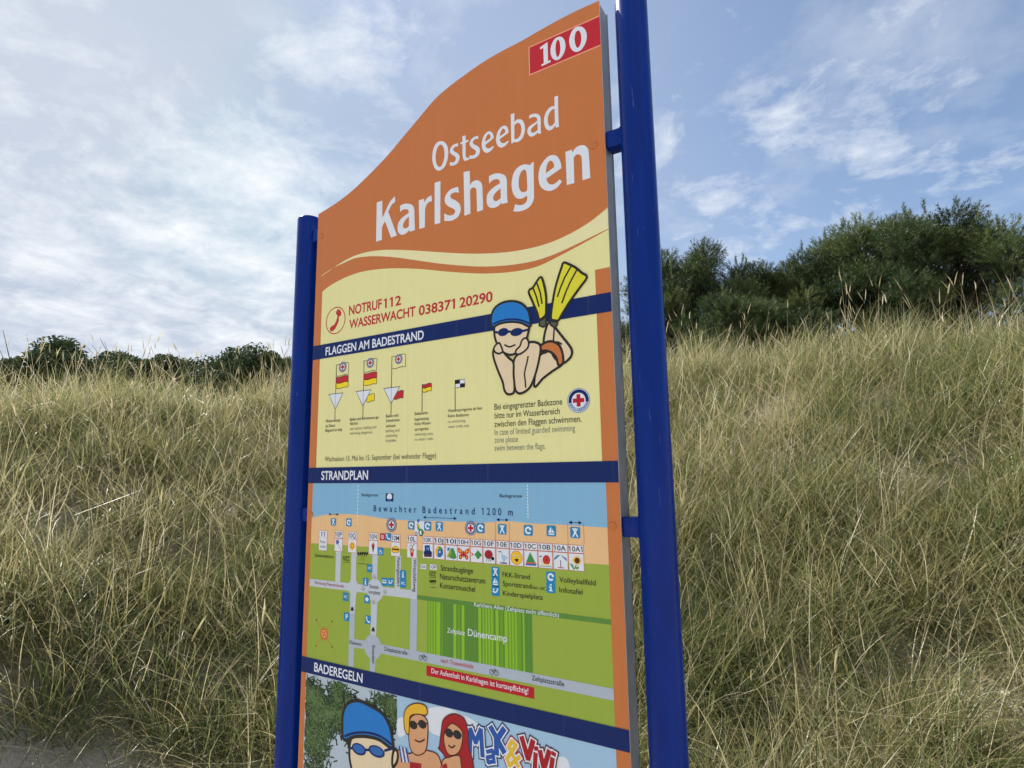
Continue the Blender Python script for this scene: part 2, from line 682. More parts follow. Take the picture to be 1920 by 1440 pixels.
post(-0.0715, 0.832)
post(1.0715, 1.106)


def bracket(u0, u1, v, hh=0.021):
    bm = bmesh.new()
    y0, y1 = 0.0075, 0.0515
    x0, x1 = u0, u1
    co = [W(x0, v - hh, y0), W(x1, v - hh, y0), W(x1, v + hh, y0), W(x0, v + hh, y0), W(x0, v - hh, y1), W(x1, v - hh, y1), W(x1, v + hh, y1), W(x0, v + hh, y1)]
    vs = [bm.verts.new(c) for c in co]
    for f in ((0, 1, 2, 3), (5, 4, 7, 6), (4, 0, 3, 7), (1, 5, 6, 2), (3, 2, 6, 7), (4, 5, 1, 0)):
        bm.faces.new([vs[i] for i in f])
    bmesh.ops.bevel(bm, geom=list(bm.edges), offset=0.003, segments=2, affect='EDGES', profile=0.5)
    o = bm_obj('bracket', bm, BLUE, sign, True)
    # weld bead against the post
    bm = bmesh.new()
    xe = (u1 if u0 > 0.5 else u0) * S
    sgn = 1 if u0 > 0.5 else -1
    xe = (1.0715 - 0.0386 * 0.88 if sgn > 0 else -0.0715 + 0.0386 * 0.88) * S
    loop = []
    for t in range(28):
        a = t * math.tau / 28
        ca, sa = math.cos(a), math.sin(a)
        k = 1.0 / max(abs(ca), abs(sa)) ** 0.8
        loop.append(Vector((xe, 0.0295 + 0.0245 * ca * k, v * S + Z0 + (hh * S + 0.0025) * sa * k)) - BASE)
    rings = []
    for i, c in enumerate(loop):
        t = (loop[(i + 1) % 28] - loop[i - 1]).normalized()
        nx = Vector((1, 0, 0))
        ny = t.cross(nx)
        r = 0.0035 * (1 + 0.2 * math.sin(i * 2.4))
        rings.append([bm.verts.new(c + (nx * math.cos(q * math.tau / 6) + ny * math.sin(q * math.tau / 6)) * r) for q in range(6)])
    for i in range(28):
        p, q = rings[i], rings[(i + 1) % 28]
        for j in range(6):
            bm.faces.new((p[j], p[(j + 1) % 6], q[(j + 1) % 6], q[j]))
    bm_obj('weld_bead', bm, BLUE, o, True)


for v in (0.757, -0.141, -0.98):
    bracket(0.9995, 1.0715 - 0.030, v)
    bracket(-0.0715 + 0.030, 0.0005, v)


def screw(crop, x, y):
    u, v = uv(crop, x, y)
    bm = bmesh.new()
    n = 18
    rings = []
    for r, d in ((0.0095, 0.0), (0.0095, 0.0022), (0.0078, 0.0036), (0.004, 0.0042), (0.0036, 0.0034)):
        rings.append([bm.verts.new(W(u, v, -d) + Vector((r * math.cos(t * math.tau / n), 0, r * math.sin(t * math.tau / n)))) for t in range(n)])
    for p, q in zip(rings, rings[1:]):
        for t in range(n):
            bm.faces.new((p[t], p[(t + 1) % n], q[(t + 1) % n], q[t]))
    bm.faces.new(rings[-1])
    bm_obj('screw_cap', bm, PM['orange'], sign, True)


for a in (('A', 1520, 748), ('A', 118, 1213), ('I', 1733, 515)):
    screw(*a)
ul = uv('I', 1733, 515)
CROPS['U'] = (0, 0, 1.0)
_uv_old = uv


def mirror_screw():
    x, z = ul
    bm = bmesh.new()
    n = 18
    rings = []
    for r, d in ((0.0095, 0.0), (0.0095, 0.0022), (0.0078, 0.0036), (0.004, 0.0042), (0.0036, 0.0034)):
        rings.append([bm.verts.new(W(1 - x, z, -d) + Vector((r * math.cos(t * math.tau / n), 0, r * math.sin(t * math.tau / n)))) for t in range(n)])
    for p, q in zip(rings, rings[1:]):
        for t in range(n):
            bm.faces.new((p[t], p[(t + 1) % n], q[(t + 1) % n], q[t]))
    bm.faces.new(rings[-1])
    bm_obj('screw_cap', bm, PM['orange'], sign, True)


mirror_screw()

# --- heading on the orange field
CROPS.update({'K1': (690, 300, 8.0), 'K2': (890, 250, 8.0), 'O1': (800, 170, 7.385), 'N1': (980, 20, 11.075)})
t1 = Art('title_lettering', front)
for crop, outer, holes in (
        ('K1', [(133, 640, 1), (215, 608, 1), (215, 868, 1), (260, 775), (300, 685), (340, 615), (405, 545, 1), (408, 630, 1), (370, 655), (335, 710), (305, 778, 1), (435, 1132, 1), (347, 1165, 1), (257, 920, 1), (225, 975), (210, 1015, 1), (208, 1200, 1), (122, 1225, 1)], ()),
        ('K1', [(482, 690, 1), (530, 662), (590, 655), (650, 668), (688, 710), (697, 780), (699, 900), (705, 1052, 1), (628, 1075, 1), (617, 1048, 1), (580, 1095), (520, 1122), (470, 1105), (445, 1050), (452, 960), (490, 890), (550, 838), (612, 793, 1), (610, 768), (595, 745), (560, 738), (515, 752), (482, 782, 1)],
         ([(615, 848, 1), (565, 895), (530, 955), (530, 1010), (560, 1028), (595, 1010), (615, 990, 1)],)),
        ('K1', [(762, 608, 1), (840, 580, 1), (848, 640, 1), (880, 580), (920, 545), (955, 532, 1), (962, 615, 1), (910, 635), (875, 680), (858, 740), (856, 800, 1), (853, 1010, 1), (772, 1035, 1)], ()),
        ('K1', [(1000, 345, 1), (1087, 315, 1), (1085, 945, 1), (1000, 968, 1)], ()),
        ('K1', [(1352, 403, 1), (1365, 490, 1), (1310, 485), (1255, 505), (1235, 540), (1250, 575), (1290, 595), (1340, 625), (1375, 665), (1392, 720), (1385, 780), (1350, 850), (1290, 895), (1220, 915), (1145, 915, 1), (1147, 800, 1), (1190, 825), (1240, 832), (1285, 815), (1308, 775), (1298, 745), (1262, 722), (1205, 695), (1165, 655), (1152, 610), (1160, 550), (1195, 485), (1260, 430)], ()),
        ('K1', [(1435, 182, 1), (1527, 162, 1), (1530, 385, 1), (1560, 335), (1600, 310), (1645, 305), (1690, 330), (1712, 380), (1718, 450), (1727, 750, 1), (1637, 778, 1), (1628, 480), (1618, 430), (1585, 412), (1550, 425), (1532, 460, 1), (1537, 805, 1), (1447, 837, 1)], ()),
        ('K2', [(215, 645, 1), (270, 615), (340, 600), (410, 610), (460, 640), (482, 700), (485, 780), (488, 960), (497, 1038, 1), (410, 1062, 1), (400, 1042, 1), (360, 1085), (300, 1115), (235, 1115), (192, 1075), (180, 1000), (190, 920), (230, 860), (300, 800), (378, 752, 1), (376, 720), (360, 695), (320, 688), (270, 705), (217, 752, 1)],
         ([(390, 825, 1), (330, 875), (285, 935), (280, 990), (310, 1018), (350, 1005), (392, 970, 1)],)),
        ('K2', [(888, 432, 1), (885, 520), (887, 700), (890, 900), (888, 975), (865, 1045), (815, 1110), (745, 1150), (660, 1172), (580, 1172, 1), (608, 1062, 1), (660, 1078), (720, 1072), (770, 1035), (788, 985), (785, 930, 1), (740, 965), (680, 983), (620, 965), (575, 900), (555, 800), (560, 700), (585, 600), (630, 530), (690, 485), (750, 465), (800, 470), (830, 478, 1), (860, 438, 1)],
         ([(745, 545), (705, 570), (672, 640), (660, 720), (665, 810), (690, 865), (730, 885), (785, 865, 1), (790, 800), (785, 690), (778, 600), (765, 555)],)),
        ('K2', [(1300, 525, 1), (1295, 460), (1270, 390), (1230, 340), (1175, 325), (1110, 345), (1040, 410), (985, 500), (960, 600), (960, 700), (985, 790), (1040, 845), (1110, 865), (1180, 850), (1250, 800), (1310, 725, 1), (1275, 690, 1), (1230, 735), (1170, 768), (1115, 755), (1085, 715), (1075, 680, 1)],
         ([(1068, 600, 1), (1075, 520), (1095, 450), (1130, 412), (1165, 420), (1188, 465), (1190, 510, 1)],)),
        ('K2', [(1362, 280, 1), (1455, 245, 1), (1468, 290, 1), (1500, 235), (1550, 195), (1610, 178), (1660, 188), (1697, 230), (1712, 300), (1735, 668, 1), (1618, 705, 1), (1608, 400), (1595, 340), (1560, 315), (1520, 325), (1485, 365, 1), (1495, 748, 1), (1382, 775, 1)], ()),
        ('O1', [(165, 1108), (120, 1085), (88, 1010), (78, 920), (90, 820), (125, 740), (170, 705), (215, 700), (260, 725), (290, 780), (300, 860), (290, 950), (260, 1035), (215, 1090)],
         ([(170, 1055), (140, 1020), (125, 950), (128, 870), (145, 800), (175, 755), (205, 750), (235, 790), (247, 860), (243, 940), (222, 1010), (195, 1050)],)),
        ('O1', [(437, 727, 1), (435, 772, 1), (400, 775), (375, 795), (370, 825), (395, 848), (430, 870), (455, 905), (452, 955), (425, 1005), (380, 1035), (322, 1038, 1), (322, 990, 1), (365, 995), (395, 975), (405, 940), (390, 910), (355, 890), (328, 860), (325, 820), (345, 775), (385, 742)], ()),
        ('O1', [(495, 632, 1), (540, 618, 1), (540, 690, 1), (583, 680, 1), (572, 712, 1), (540, 722, 1), (540, 880), (548, 922), (585, 930, 1), (590, 952, 1), (530, 972), (508, 945), (498, 880), (497, 735, 1), (465, 745, 1), (470, 718, 1), (495, 705, 1)], ()),
        ('O1', [(712, 625, 1), (715, 668, 1), (675, 670), (650, 690), (640, 720), (660, 745), (700, 765), (730, 795), (738, 835), (725, 885), (690, 920), (650, 940), (590, 942, 1), (595, 895, 1), (640, 897), (675, 875), (682, 840), (660, 815), (625, 792), (600, 760), (597, 720), (620, 675), (660, 640)], ()),
        ('O1', [(930, 657, 1), (922, 610), (900, 575), (865, 562), (825, 585), (785, 640), (764, 720), (767, 790), (792, 842), (832, 862), (875, 845), (910, 810), (932, 770, 1), (915, 768, 1), (880, 795), (850, 800), (822, 785), (812, 752, 1)],
         ([(812, 712, 1), (818, 660), (840, 615), (865, 600), (882, 625), (885, 655, 1)],)),
        ('O1', [(1135, 580, 1), (1128, 530), (1105, 492), (1070, 485), (1025, 510), (985, 570), (962, 650), (965, 720), (992, 770), (1035, 788), (1080, 770), (1115, 735), (1138, 697, 1), (1122, 695, 1), (1085, 722), (1052, 727), (1025, 710), (1012, 672, 1)],
         ([(1015, 635, 1), (1022, 585), (1043, 540), (1068, 525), (1087, 550), (1090, 578, 1)],)),
        ('O1', [(1165, 328, 1), (1215, 312, 1), (1215, 440, 1), (1245, 405), (1285, 395), (1325, 410), (1352, 460), (1362, 530), (1348, 610), (1312, 675), (1260, 712), (1212, 712, 1), (1195, 725, 1), (1173, 730, 1)],
         ([(1215, 480, 1), (1250, 450), (1285, 452), (1308, 495), (1312, 550), (1300, 610), (1270, 655), (1235, 672), (1215, 668, 1)],)),
        ('O1', [(1418, 350, 1), (1460, 325), (1510, 318), (1555, 335), (1577, 375), (1580, 440), (1580, 550), (1587, 590, 1), (1550, 600, 1), (1542, 578, 1), (1505, 612), (1455, 637), (1415, 622), (1395, 575), (1402, 525), (1435, 485), (1490, 450), (1532, 420, 1), (1528, 385), (1500, 365), (1460, 370), (1420, 390, 1)],
         ([(1535, 448, 1), (1490, 485), (1452, 525), (1445, 560), (1465, 585), (1500, 572), (1537, 545, 1)],)),
        ('O1', [(1770, 85, 1), (1820, 70, 1), (1822, 300), (1832, 500, 1), (1792, 515, 1), (1782, 480, 1), (1750, 525), (1705, 550), (1660, 535), (1632, 480), (1625, 410), (1640, 330), (1675, 265), (1720, 225), (1770, 212, 1)],
         ([(1772, 250, 1), (1730, 270), (1695, 320), (1678, 385), (1682, 450), (1705, 492), (1740, 480), (1775, 445, 1)],))):
    t1.glyph(crop, outer, holes, 'white', 1)

num = Art('number_plate', front)
plate = pts('A', (1180, 243), (1187, 388), (1558, 235), (1553, 75))
u0 = (plate[0][0] + plate[1][0]) / 2
vt, vb = (plate[0][1] + plate[3][1]) / 2, (plate[1][1] + plate[2][1]) / 2
num.rect(u0, vb, 0.9995, vt, 'plateline', 0)
num.rect(u0 + 0.0032, vb + 0.0036, 0.9995, vt - 0.0036, 'red', 1)
# figures 1 0 and letter O in a bold old-style face
for outer, holes in (
        ([(358, 768, 1), (518, 652, 1), (528, 1050, 1), (578, 1028, 1), (582, 1068, 1), (398, 1155, 1), (388, 1118, 1), (440, 1095, 1), (430, 770, 1), (368, 808, 1)], ()),
        ([(690, 1030), (630, 1000), (592, 930), (580, 840), (592, 740), (630, 640), (690, 570), (770, 540), (835, 565), (878, 640), (890, 740), (872, 840), (825, 940), (760, 1010)],
         ([(720, 965), (697, 910), (683, 820), (686, 730), (700, 650), (735, 605), (765, 640), (780, 720), (785, 800), (772, 890), (750, 945)],)),
        ([(1110, 858), (1035, 825), (985, 740), (967, 630), (985, 520), (1035, 410), (1110, 345), (1195, 330), (1265, 360), (1315, 430), (1332, 530), (1315, 640), (1265, 750), (1195, 830)],
         ([(1130, 770), (1098, 710), (1080, 620), (1083, 530), (1105, 450), (1145, 415), (1185, 430), (1212, 500), (1220, 590), (1208, 670), (1185, 730), (1160, 765)],))):
    num.glyph('N1', outer, holes, 'white', 2)

# --- swoosh and the pale yellow notice field
sw = Art('swoosh', front)
up_ = smooth_line(pts('B', (110, 220), (130, 205), (180, 170), (230, 137), (290, 108), (350, 90), (420, 80), (500, 78), (600, 82), (720, 90), (850, 97), (960, 97), (1080, 89), (1200, 68), (1300, 38), (1400, -7), (1500, -67), (1592, -141)), 5)
lo_ = smooth_line(pts('B', (110, 220), (134, 199), (180, 170), (230, 146), (290, 121), (350, 112), (420, 111), (500, 117), (600, 131), (720, 148), (850, 160), (960, 164), (1080, 157), (1200, 138), (1300, 107), (1400, 63), (1500, 14), (1592, -31)), 5)
up_[-1], lo_[-1] = (1.0, up_[-1][1]), (1.0, lo_[-1][1])
sw.strip(up_, lo_, 'cream', 0)

field = Art('notice_field', sign)
ft = smooth_line(pts('B', (119, 297), (150, 270), (200, 240), (260, 212), (330, 190), (420, 177), (520, 173), (640, 178), (760, 190), (900, 199), (1000, 199), (1100, 191), (1180, 177), (1250, 155), (1350, 105), (1450, 52), (1530, 8), (1592, -27)), 5)
ft[-1] = (1.0, ft[-1][1])
UL = (uv('B', 119, 297)[0] + uv('B', 93, 1198)[0]) / 2
UR = (uv('B', 1523, 120)[0] + uv('B', 1559, 1160)[0]) / 2
ft[0] = (UL, ft[0][1])
field.strip(ft, [(p[0], min(p[1] - 0.0004, 0.44)) for p in ft], 'yellow', 0)
c_top = uv('B', 1522, 120)[1]
c_bot = uv('B', 1596, 65)[1]
field.poly([(0.0 + UL, 0.44), (UL, -0.0005), (UR, -0.0005), (UR, min(c_top, 0.44)), (UR, 0.44)] if c_top > 0.44 else
           [(UL, 0.44), (UL, -0.0005), (UR, -0.0005), (UR, c_top), (1.0, c_bot), (1.0, 0.44)], 'yellow', 0)

ban = []
for nm, v1, v0, body, crop, p0, p1, h, bld in (
        ('banner', 0.3802, 0.3353, 'FLAGGEN AM BADESTRAND', 'E', (170, 908), (1180, 752), 80, 0.020),
        ('banner', 0.0, -0.0464, 'STRANDPLAN', 'C', (118, 108), (358, 107), 43, 0.020),
        ('banner', -0.5438, -0.5861, 'BADEREGELN', 'J', (118, 1192), (662, 1318), 98, 0.016)):
    A = Art(nm, front, 12)
    A.rect(0.0, v0, 1.0, v1, 'navy', 0)
    A.text(body, crop, p0, p1, h, 'white', 1, bld, res=6)

em = Art('emergency_lettering', field, 4)
for body, x0, x1 in (('NOTRUF', 408, 745), ('112', 780, 944)):
    em.text(body, 'E', (x0, 498 - (x0 - 408) * 0.1996), (x1, 498 - (x1 - 408) * 0.1996), 92, 'inkred', 1, 0.022, res=6)
    em = Art('emergency_lettering', field, 4) if x0 < 700 else em
em = Art('emergency_lettering', field, 4)
for body, x0, x1 in (('WASSERWACHT', 410, 1092), ('038371', 1127, 1500), ('20290', 1546, 1886)):
    em.text(body, 'E', (x0, 637 - (x0 - 410) * 0.1904), (x1, 637 - (x1 - 410) * 0.1904), 88 + (x0 - 410) * 0.008, 'inkred', 1, 0.022, res=6)
    em = Art('emergency_lettering', field, 4) if x0 < 1500 else em
ph = Art('telephone_symbol', field, 4)
cL, cR, cT, cB = uv('E', 172, 570), uv('E', 372, 545), uv('E', 275, 415), uv('E', 265, 695)
pc = ((cL[0] + cR[0]) / 2, (cT[1] + cB[1]) / 2)
pr = ((cR[0] - cL[0]) / 2 + (cT[1] - cB[1]) / 2) / 2
ph.ring(pc, pr, pr * 0.93, 'inkred', 1, 40)
ph.shape(pts('E', (276, 470), (296, 438), (328, 462), (326, 500), (306, 516), (302, 562), (276, 622), (252, 655), (222, 666), (212, 636), (232, 612), (258, 596), (282, 545), (290, 505), (280, 492)), 'inkred', lv=1)


def badge(art, c, r, lv, letters=False, thin=True):
    if letters:
        art.ring(c, r * 1.0, r * 0.955, 'iconblue', lv, 48)
        art.ring(c, r * 0.90, r * 0.62, 'navy', lv, 48)
        art.ring(c, r * 0.95, r * 0.90, 'white', lv, 48)
        art.disc(c, r * 0.62, r * 0.62, 'white', lv, 40)
        word = 'WASSERWACHT'
        art.ring(c, r * 0.88, r * 0.635, 'white', lv + 1, 30, R(192), R(348))
        art.ring(c, r * 0.86, r * 0.655, 'iconblue', lv + 2, 30, R(194), R(346))
        for i, ch in enumerate(word):
            a = R(201 + i * 13.8)
            m = (c[0] + r * 0.685 * math.cos(a) if False else c[0] + r * 0.84 * math.cos(a), c[1] + r * 0.84 * math.sin(a))
            t = Vector((-math.sin(a), math.cos(a)))
            wd = r * 0.14
            art.text_uv(ch, (m[0] - t.x * wd / 2, m[1] - t.y * wd / 2), (m[0] + t.x * wd / 2, m[1] + t.y * wd / 2), r * 0.17, 'white', lv + 3, 0.012)
        k = 0.17
        L = 0.5
    else:
        art.disc(c, r, r, 'navy', lv, 30)
        art.ring(c, r * 0.9, r * 0.8, 'lightgrey', lv + 1, 30)
        art.disc(c, r * 0.62, r * 0.62, 'white', lv + 1, 26)
        k, L = 0.16, 0.5
    k *= r
    L *= r
    art.poly([(c[0] - k, c[1] - L), (c[0] + k, c[1] - L), (c[0] + k, c[1] - k), (c[0] + L, c[1] - k), (c[0] + L, c[1] + k), (c[0] + k, c[1] + k),
              (c[0] + k, c[1] + L), (c[0] - k, c[1] + L), (c[0] - k, c[1] + k), (c[0] - L, c[1] + k), (c[0] - L, c[1] - k), (c[0] - k, c[1] - k)], 'deepred', lv + 3)


LW = 0.0022


def flag_box(A, q, fill, lv, line=True, wave=0.0015):
    """a flag blowing from its pole: two long sides waved, q = TL, TR, BR, BL"""
    tl, tr, br, bl = q
    n = 8
    top = [(tl[0] + (tr[0] - tl[0]) * t / n, (tl[1] + tr[1]) / 2 - wave * math.sin(t / n * math.tau)) for t in range(n + 1)]
    bot = [(bl[0] + (br[0] - bl[0]) * t / n, (bl[1] + br[1]) / 2 - wave * math.sin(t / n * math.tau)) for t in range(n + 1)]
    if fill:
        A.strip(top, bot, fill, lv)
    if line:
        A.stroke(top + bot[::-1], LW * 0.8, 'ink', lv + 0.5, True)


def flag(pole0, pole1, badge_box=None, bc=None, two=None, tri=None, single=None, check=None):
    A = Art('flag_diagram', field, 4)
    p0, p1 = uv('F', *pole0), uv('F', *pole1)
    um = (p0[0] + p1[0]) / 2
    if single:
        flag_box(A, pts('F', *single[1:]), single[0], 0.5)
    if tri:
        t = pts('F', *tri)
        vt_ = (t[0][1] + t[1][1]) / 2
        t = [(t[0][0], vt_), (t[1][0], vt_), t[2]]
        A.poly(t, 'white', 1.5)
        A.stroke(t, LW * 1.5, 'ink', 2, True)
        A.stroke([(um, vt_), (um, t[2][1])], LW * 0.6, 'greyink', 2.2)
        A.stroke([(um, p0[1]), (um, vt_)], LW, 'ink', 2)
        A.stroke([(um, t[2][1]), (um, p1[1])], LW, 'ink', 2)
    else:
        A.stroke([(um, p0[1]), (um, p1[1])], LW, 'ink', 2)
    if badge_box:
        flag_box(A, pts('F', *badge_box), None, 1)
        r = uv('F', bc[0] + 38, bc[1])[0] - uv('F', bc[0], bc[1])[0]
        badge(A, uv('F', *bc), r * 1.02, 2)
    if two:
        q = pts('F', *two)
        flag_box(A, [q[0], q[1], q[2], q[3]], 'red', 1)
        flag_box(A, [q[3], q[2], q[4], q[5]], 'flagyellow', 1)
    if check:
        q = pts('F', *check)
        ul_, ur_, vt_, vb_ = (q[0][0] + q[3][0]) / 2, (q[1][0] + q[2][0]) / 2, (q[0][1] + q[1][1]) / 2, (q[2][1] + q[3][1]) / 2
        um_, vm_ = (ul_ + ur_) / 2, (vt_ + vb_) / 2
        A.rect(ul_, vm_, um_, vt_, 'black', 1).rect(um_, vm_, ur_, vt_, 'white', 1).rect(ul_, vb_, um_, vm_, 'white', 1).rect(um_, vb_, ur_, vm_, 'black', 1)
        A.stroke([(ul_, vt_), (ur_, vt_), (ur_, vb_), (ul_, vb_)], LW * 0.7, 'ink', 1.5, True)
    return A


f1 = flag((278, 185), (266, 750), ((280, 185), (408, 165), (405, 288), (280, 300)), (345, 210), ((280, 312), (403, 300), (402, 362), (278, 375), (400, 415), (278, 432)), ((203, 492), (347, 475), (268, 645)))
f2 = flag((563, 145), (553, 745), ((563, 145), (697, 122), (692, 245), (563, 262)), (628, 167), ((562, 277), (697, 262), (695, 325), (562, 340), (693, 383), (562, 400)), ((483, 460), (635, 445), (552, 610)), ('flagyellow', (600, 495), (672, 485), (668, 560), (590, 568)))
f3 = flag((850, 98), (842, 700), ((850, 98), (993, 78), (990, 208), (850, 225)), (920, 128), None, ((767, 430), (930, 412), (842, 585)), ('red', (880, 463), (970, 452), (965, 530), (868, 540)))
f4 = flag((1165, 385), (1158, 672), two=((1165, 390), (1258, 377), (1258, 415), (1165, 425), (1255, 457), (1165, 465)))
f5 = flag((1502, 345), (1500, 655), check=((1502, 347), (1602, 332), (1600, 415), (1500, 425)))
CAP = {
    1: [('Wasserrettung', 170, 782, 318, 768, 0), ('im Dienst', 170, 832, 268, 822, 0), ('lifeguard on duty', 165, 880, 340, 862, 0)],
    2: [('Baden und Schwimmen ge-', 420, 762, 718, 740, 0), ('fährlich', 420, 810, 500, 800, 0), ('use caution, bathing and', 418, 862, 690, 835, 1), ('swimming dangerous', 418, 908, 650, 890, 1)],
    3: [('Baden und', 790, 730, 915, 718, 0), ('Schwimmen', 790, 778, 930, 765, 0), ('verboten', 788, 832, 888, 824, 0), ('bathing and', 788, 882, 928, 872, 1), ('swimming', 788, 932, 908, 925, 1), ('forbidden', 788, 985, 895, 975, 1)],
    4: [('Badebereichs-', 1085, 705, 1225, 692, 0), ('begrenzung', 1085, 762, 1230, 750, 0), ('Keine Wasser-', 1085, 812, 1255, 795, 0), ('sportgeräte', 1085, 865, 1228, 855, 0), ('swimming zone,', 1085, 918, 1278, 905, 1), ('no water crafts', 1085, 970, 1275, 958, 1)],
    5: [('Wassersportgeräte ab hier.', 1427, 675, 1785, 645, 0), ('Keine Badezone', 1427, 728, 1640, 713, 0), ('no swimming,', 1427, 785, 1610, 775, 1), ('water crafts only', 1427, 838, 1645, 825, 1)]}
for k, A in zip(range(1, 6), (f1, f2, f3, f4, f5)):
    for body, x0, y0, x1, y1, g in CAP[k]:
        A.text(body, 'F', (x0, y0), (x1, y1), 30, 'greyink' if g else 'ink', 3, 0.0 if g else 0.004, res=2)

nl = Art('notice_lettering', field, 4)
nl.text('Wachsaison 15. Mai bis 15. September (bei wehender Flagge)', 'F', (160, 1185), (1305, 1142), 50, 'ink', 1, 0.0, res=3)
nl = Art('notice_lettering', field, 4)
for body, x0, y0, x1, y1, key in (('Bei eingegrenzter Badezone', 170, 1038, 628, 1003, 'ink'), ('bitte nur im Wasserbereich', 172, 1095, 612, 1068, 'ink'), ('zwischen den Flaggen schwimmen.', 170, 1152, 758, 1122, 'ink'),
                                  ('In case of limited guarded swimming', 172, 1207, 715, 1185, 'greyink'), ('zone please', 172, 1262, 330, 1254, 'greyink'), ('swim between the flags.', 172, 1315, 515, 1303, 'greyink')):
    nl.text(body, 'G', (x0, y0), (x1, y1), 40, key, 1, 0.004 if key == 'ink' else 0.0, res=4)
rb = Art('rescue_badge', field, 4)
q0, q1, q2 = uv('G', 660, 985), uv('G', 813, 970), uv('G', 738, 975)
badge(rb, q2, (q1[0] - q0[0]) / 2, 1, True)

# --- a plain bather with flippers lying on the sand (generic figure)
bt = Art('bather_picture', field, 14)
OW = 0.0062
g = lambda *a: pts('G', *a)
bt.shape(g((440, 880), (470, 690), (520, 650), (560, 640), (600, 700), (630, 730), (560, 780), (500, 826)), 'skin', 'outline', OW, 0)                                   # back
bt.shape(g((505, 585), (520, 490), (545, 450), (585, 490), (625, 540), (680, 610), (695, 650), (680, 690), (630, 725), (580, 690), (540, 620)), 'skin', 'outline', OW, 1.5)  # legs
bt.stroke(smooth_line(g((575, 490), (572, 545), (572, 580), (600, 582), (628, 597))), OW * 0.7, 'outline', 2.6)
bt.shape(g((484, 608), (520, 583), (565, 578), (610, 605), (632, 660), (635, 720), (605, 738), (590, 690), (560, 655), (520, 640), (480, 640)), 'orange', 'outline', OW, 3)   # trunks
bt.shape(g((360, 640), (400, 590), (440, 582), (478, 600), (482, 650), (460, 760), (430, 850), (400, 900), (350, 928), (320, 915), (308, 870), (300, 760), (310, 690)), 'skin', 'outline', OW, 4.5)
bt.shape(g((168, 690), (165, 640), (185, 600), (215, 605), (235, 650), (270, 690), (300, 720), (302, 800), (308, 880), (300, 925), (262, 933), (240, 905), (228, 850), (195, 770)), 'skin', 'outline', OW, 6)
bt.stroke(smooth_line(g((400, 676), (392, 720), (376, 790), (380, 840), (384, 890))), OW * 0.7, 'outline', 5.6)
bt.shape(g((178, 470), (172, 520), (185, 580), (220, 640), (275, 668), (330, 650), (375, 600), (400, 520), (404, 470), (370, 420), (290, 400), (215, 420)), 'skin', 'outline', OW, 7.5)  # head
bt.shape(g((158, 480), (150, 420), (170, 360), (220, 320), (290, 306), (355, 322), (400, 370), (414, 430), (412, 478), (350, 452), (280, 446), (210, 458)), 'capblue', 'outline', OW, 9)  # bathing cap
bt.stroke(smooth_line(g((160, 462), (220, 438), (285, 428), (350, 434), (412, 458))), OW * 0.7, 'navy', 10)
for cx, rx in ((232, 36), (322, 42)):                                                                          # dark goggles
    c = uv('G', cx, 515)
    bt.disc(c, uv('G', cx + rx, 515)[0] - c[0], uv('G', cx, 488)[1] - c[1], 'navy', 10.5)
bt.stroke(g((264, 513), (284, 511)), OW, 'navy', 10.5)
bt.stroke(g((362, 508), (402, 498)), OW, 'navy', 10.5)
bt.stroke(g((196, 517), (176, 516)), OW, 'navy', 10.5)
bt.stroke(smooth_line(g((240, 600), (275, 614), (315, 600))), OW * 0.7, 'outline', 10.5)
for pp in (((360, 570), (385, 555), (403, 580), (398, 620), (360, 655), (325, 665), (318, 640), (345, 610)), ((185, 600), (205, 588), (218, 610), (228, 645), (205, 660), (178, 650), (170, 625))):  # resting hands
    bt.shape(g(*pp), 'skin', 'outline', OW * 0.8, 11)
# flippers
bt.shape(g((403, 240), (432, 215), (455, 178), (485, 143), (505, 190), (520, 270), (521, 340), (516, 405), (478, 432), (460, 380), (430, 310)), 'finyellow', 'outline', OW, 4.5, 3)
bt.stroke(g((434, 220), (455, 275), (474, 345)), OW * 0.7, 'outline', 5.8)
bt.stroke(g((458, 182), (482, 250), (494, 325)), OW * 0.7, 'outline', 5.8)
bt.poly(g((478, 432), (516, 402), (521, 420), (519, 474), (500, 480), (474, 470), (476, 445)), 'cuff', 5)
bt.stroke(g((478, 432), (516, 402), (521, 420), (519, 474), (500, 480), (474, 470)), OW * 0.8, 'outline', 5.6, True)
bt.shape(g((640, 46), (685, 62), (722, 82), (760, 115), (796, 145), (740, 225), (680, 310), (630, 390), (600, 438), (556, 432), (560, 350), (580, 230), (605, 140), (625, 80)), 'finyellow', 'outline', OW, 4.5, 3)
bt.stroke(g((690, 70), (645, 150), (618, 215), (597, 278)), OW * 0.7, 'outline', 5.8)
bt.stroke(g((728, 95), (680, 185), (652, 250), (627, 320)), OW * 0.7, 'outline', 5.8)
bt.poly(g((556, 430), (600, 437), (596, 465), (578, 487), (548, 462)), 'cuff', 5)
bt.stroke(g((556, 430), (600, 437), (596, 465), (578, 487), (548, 462)), OW * 0.8, 'outline', 5.6, True)

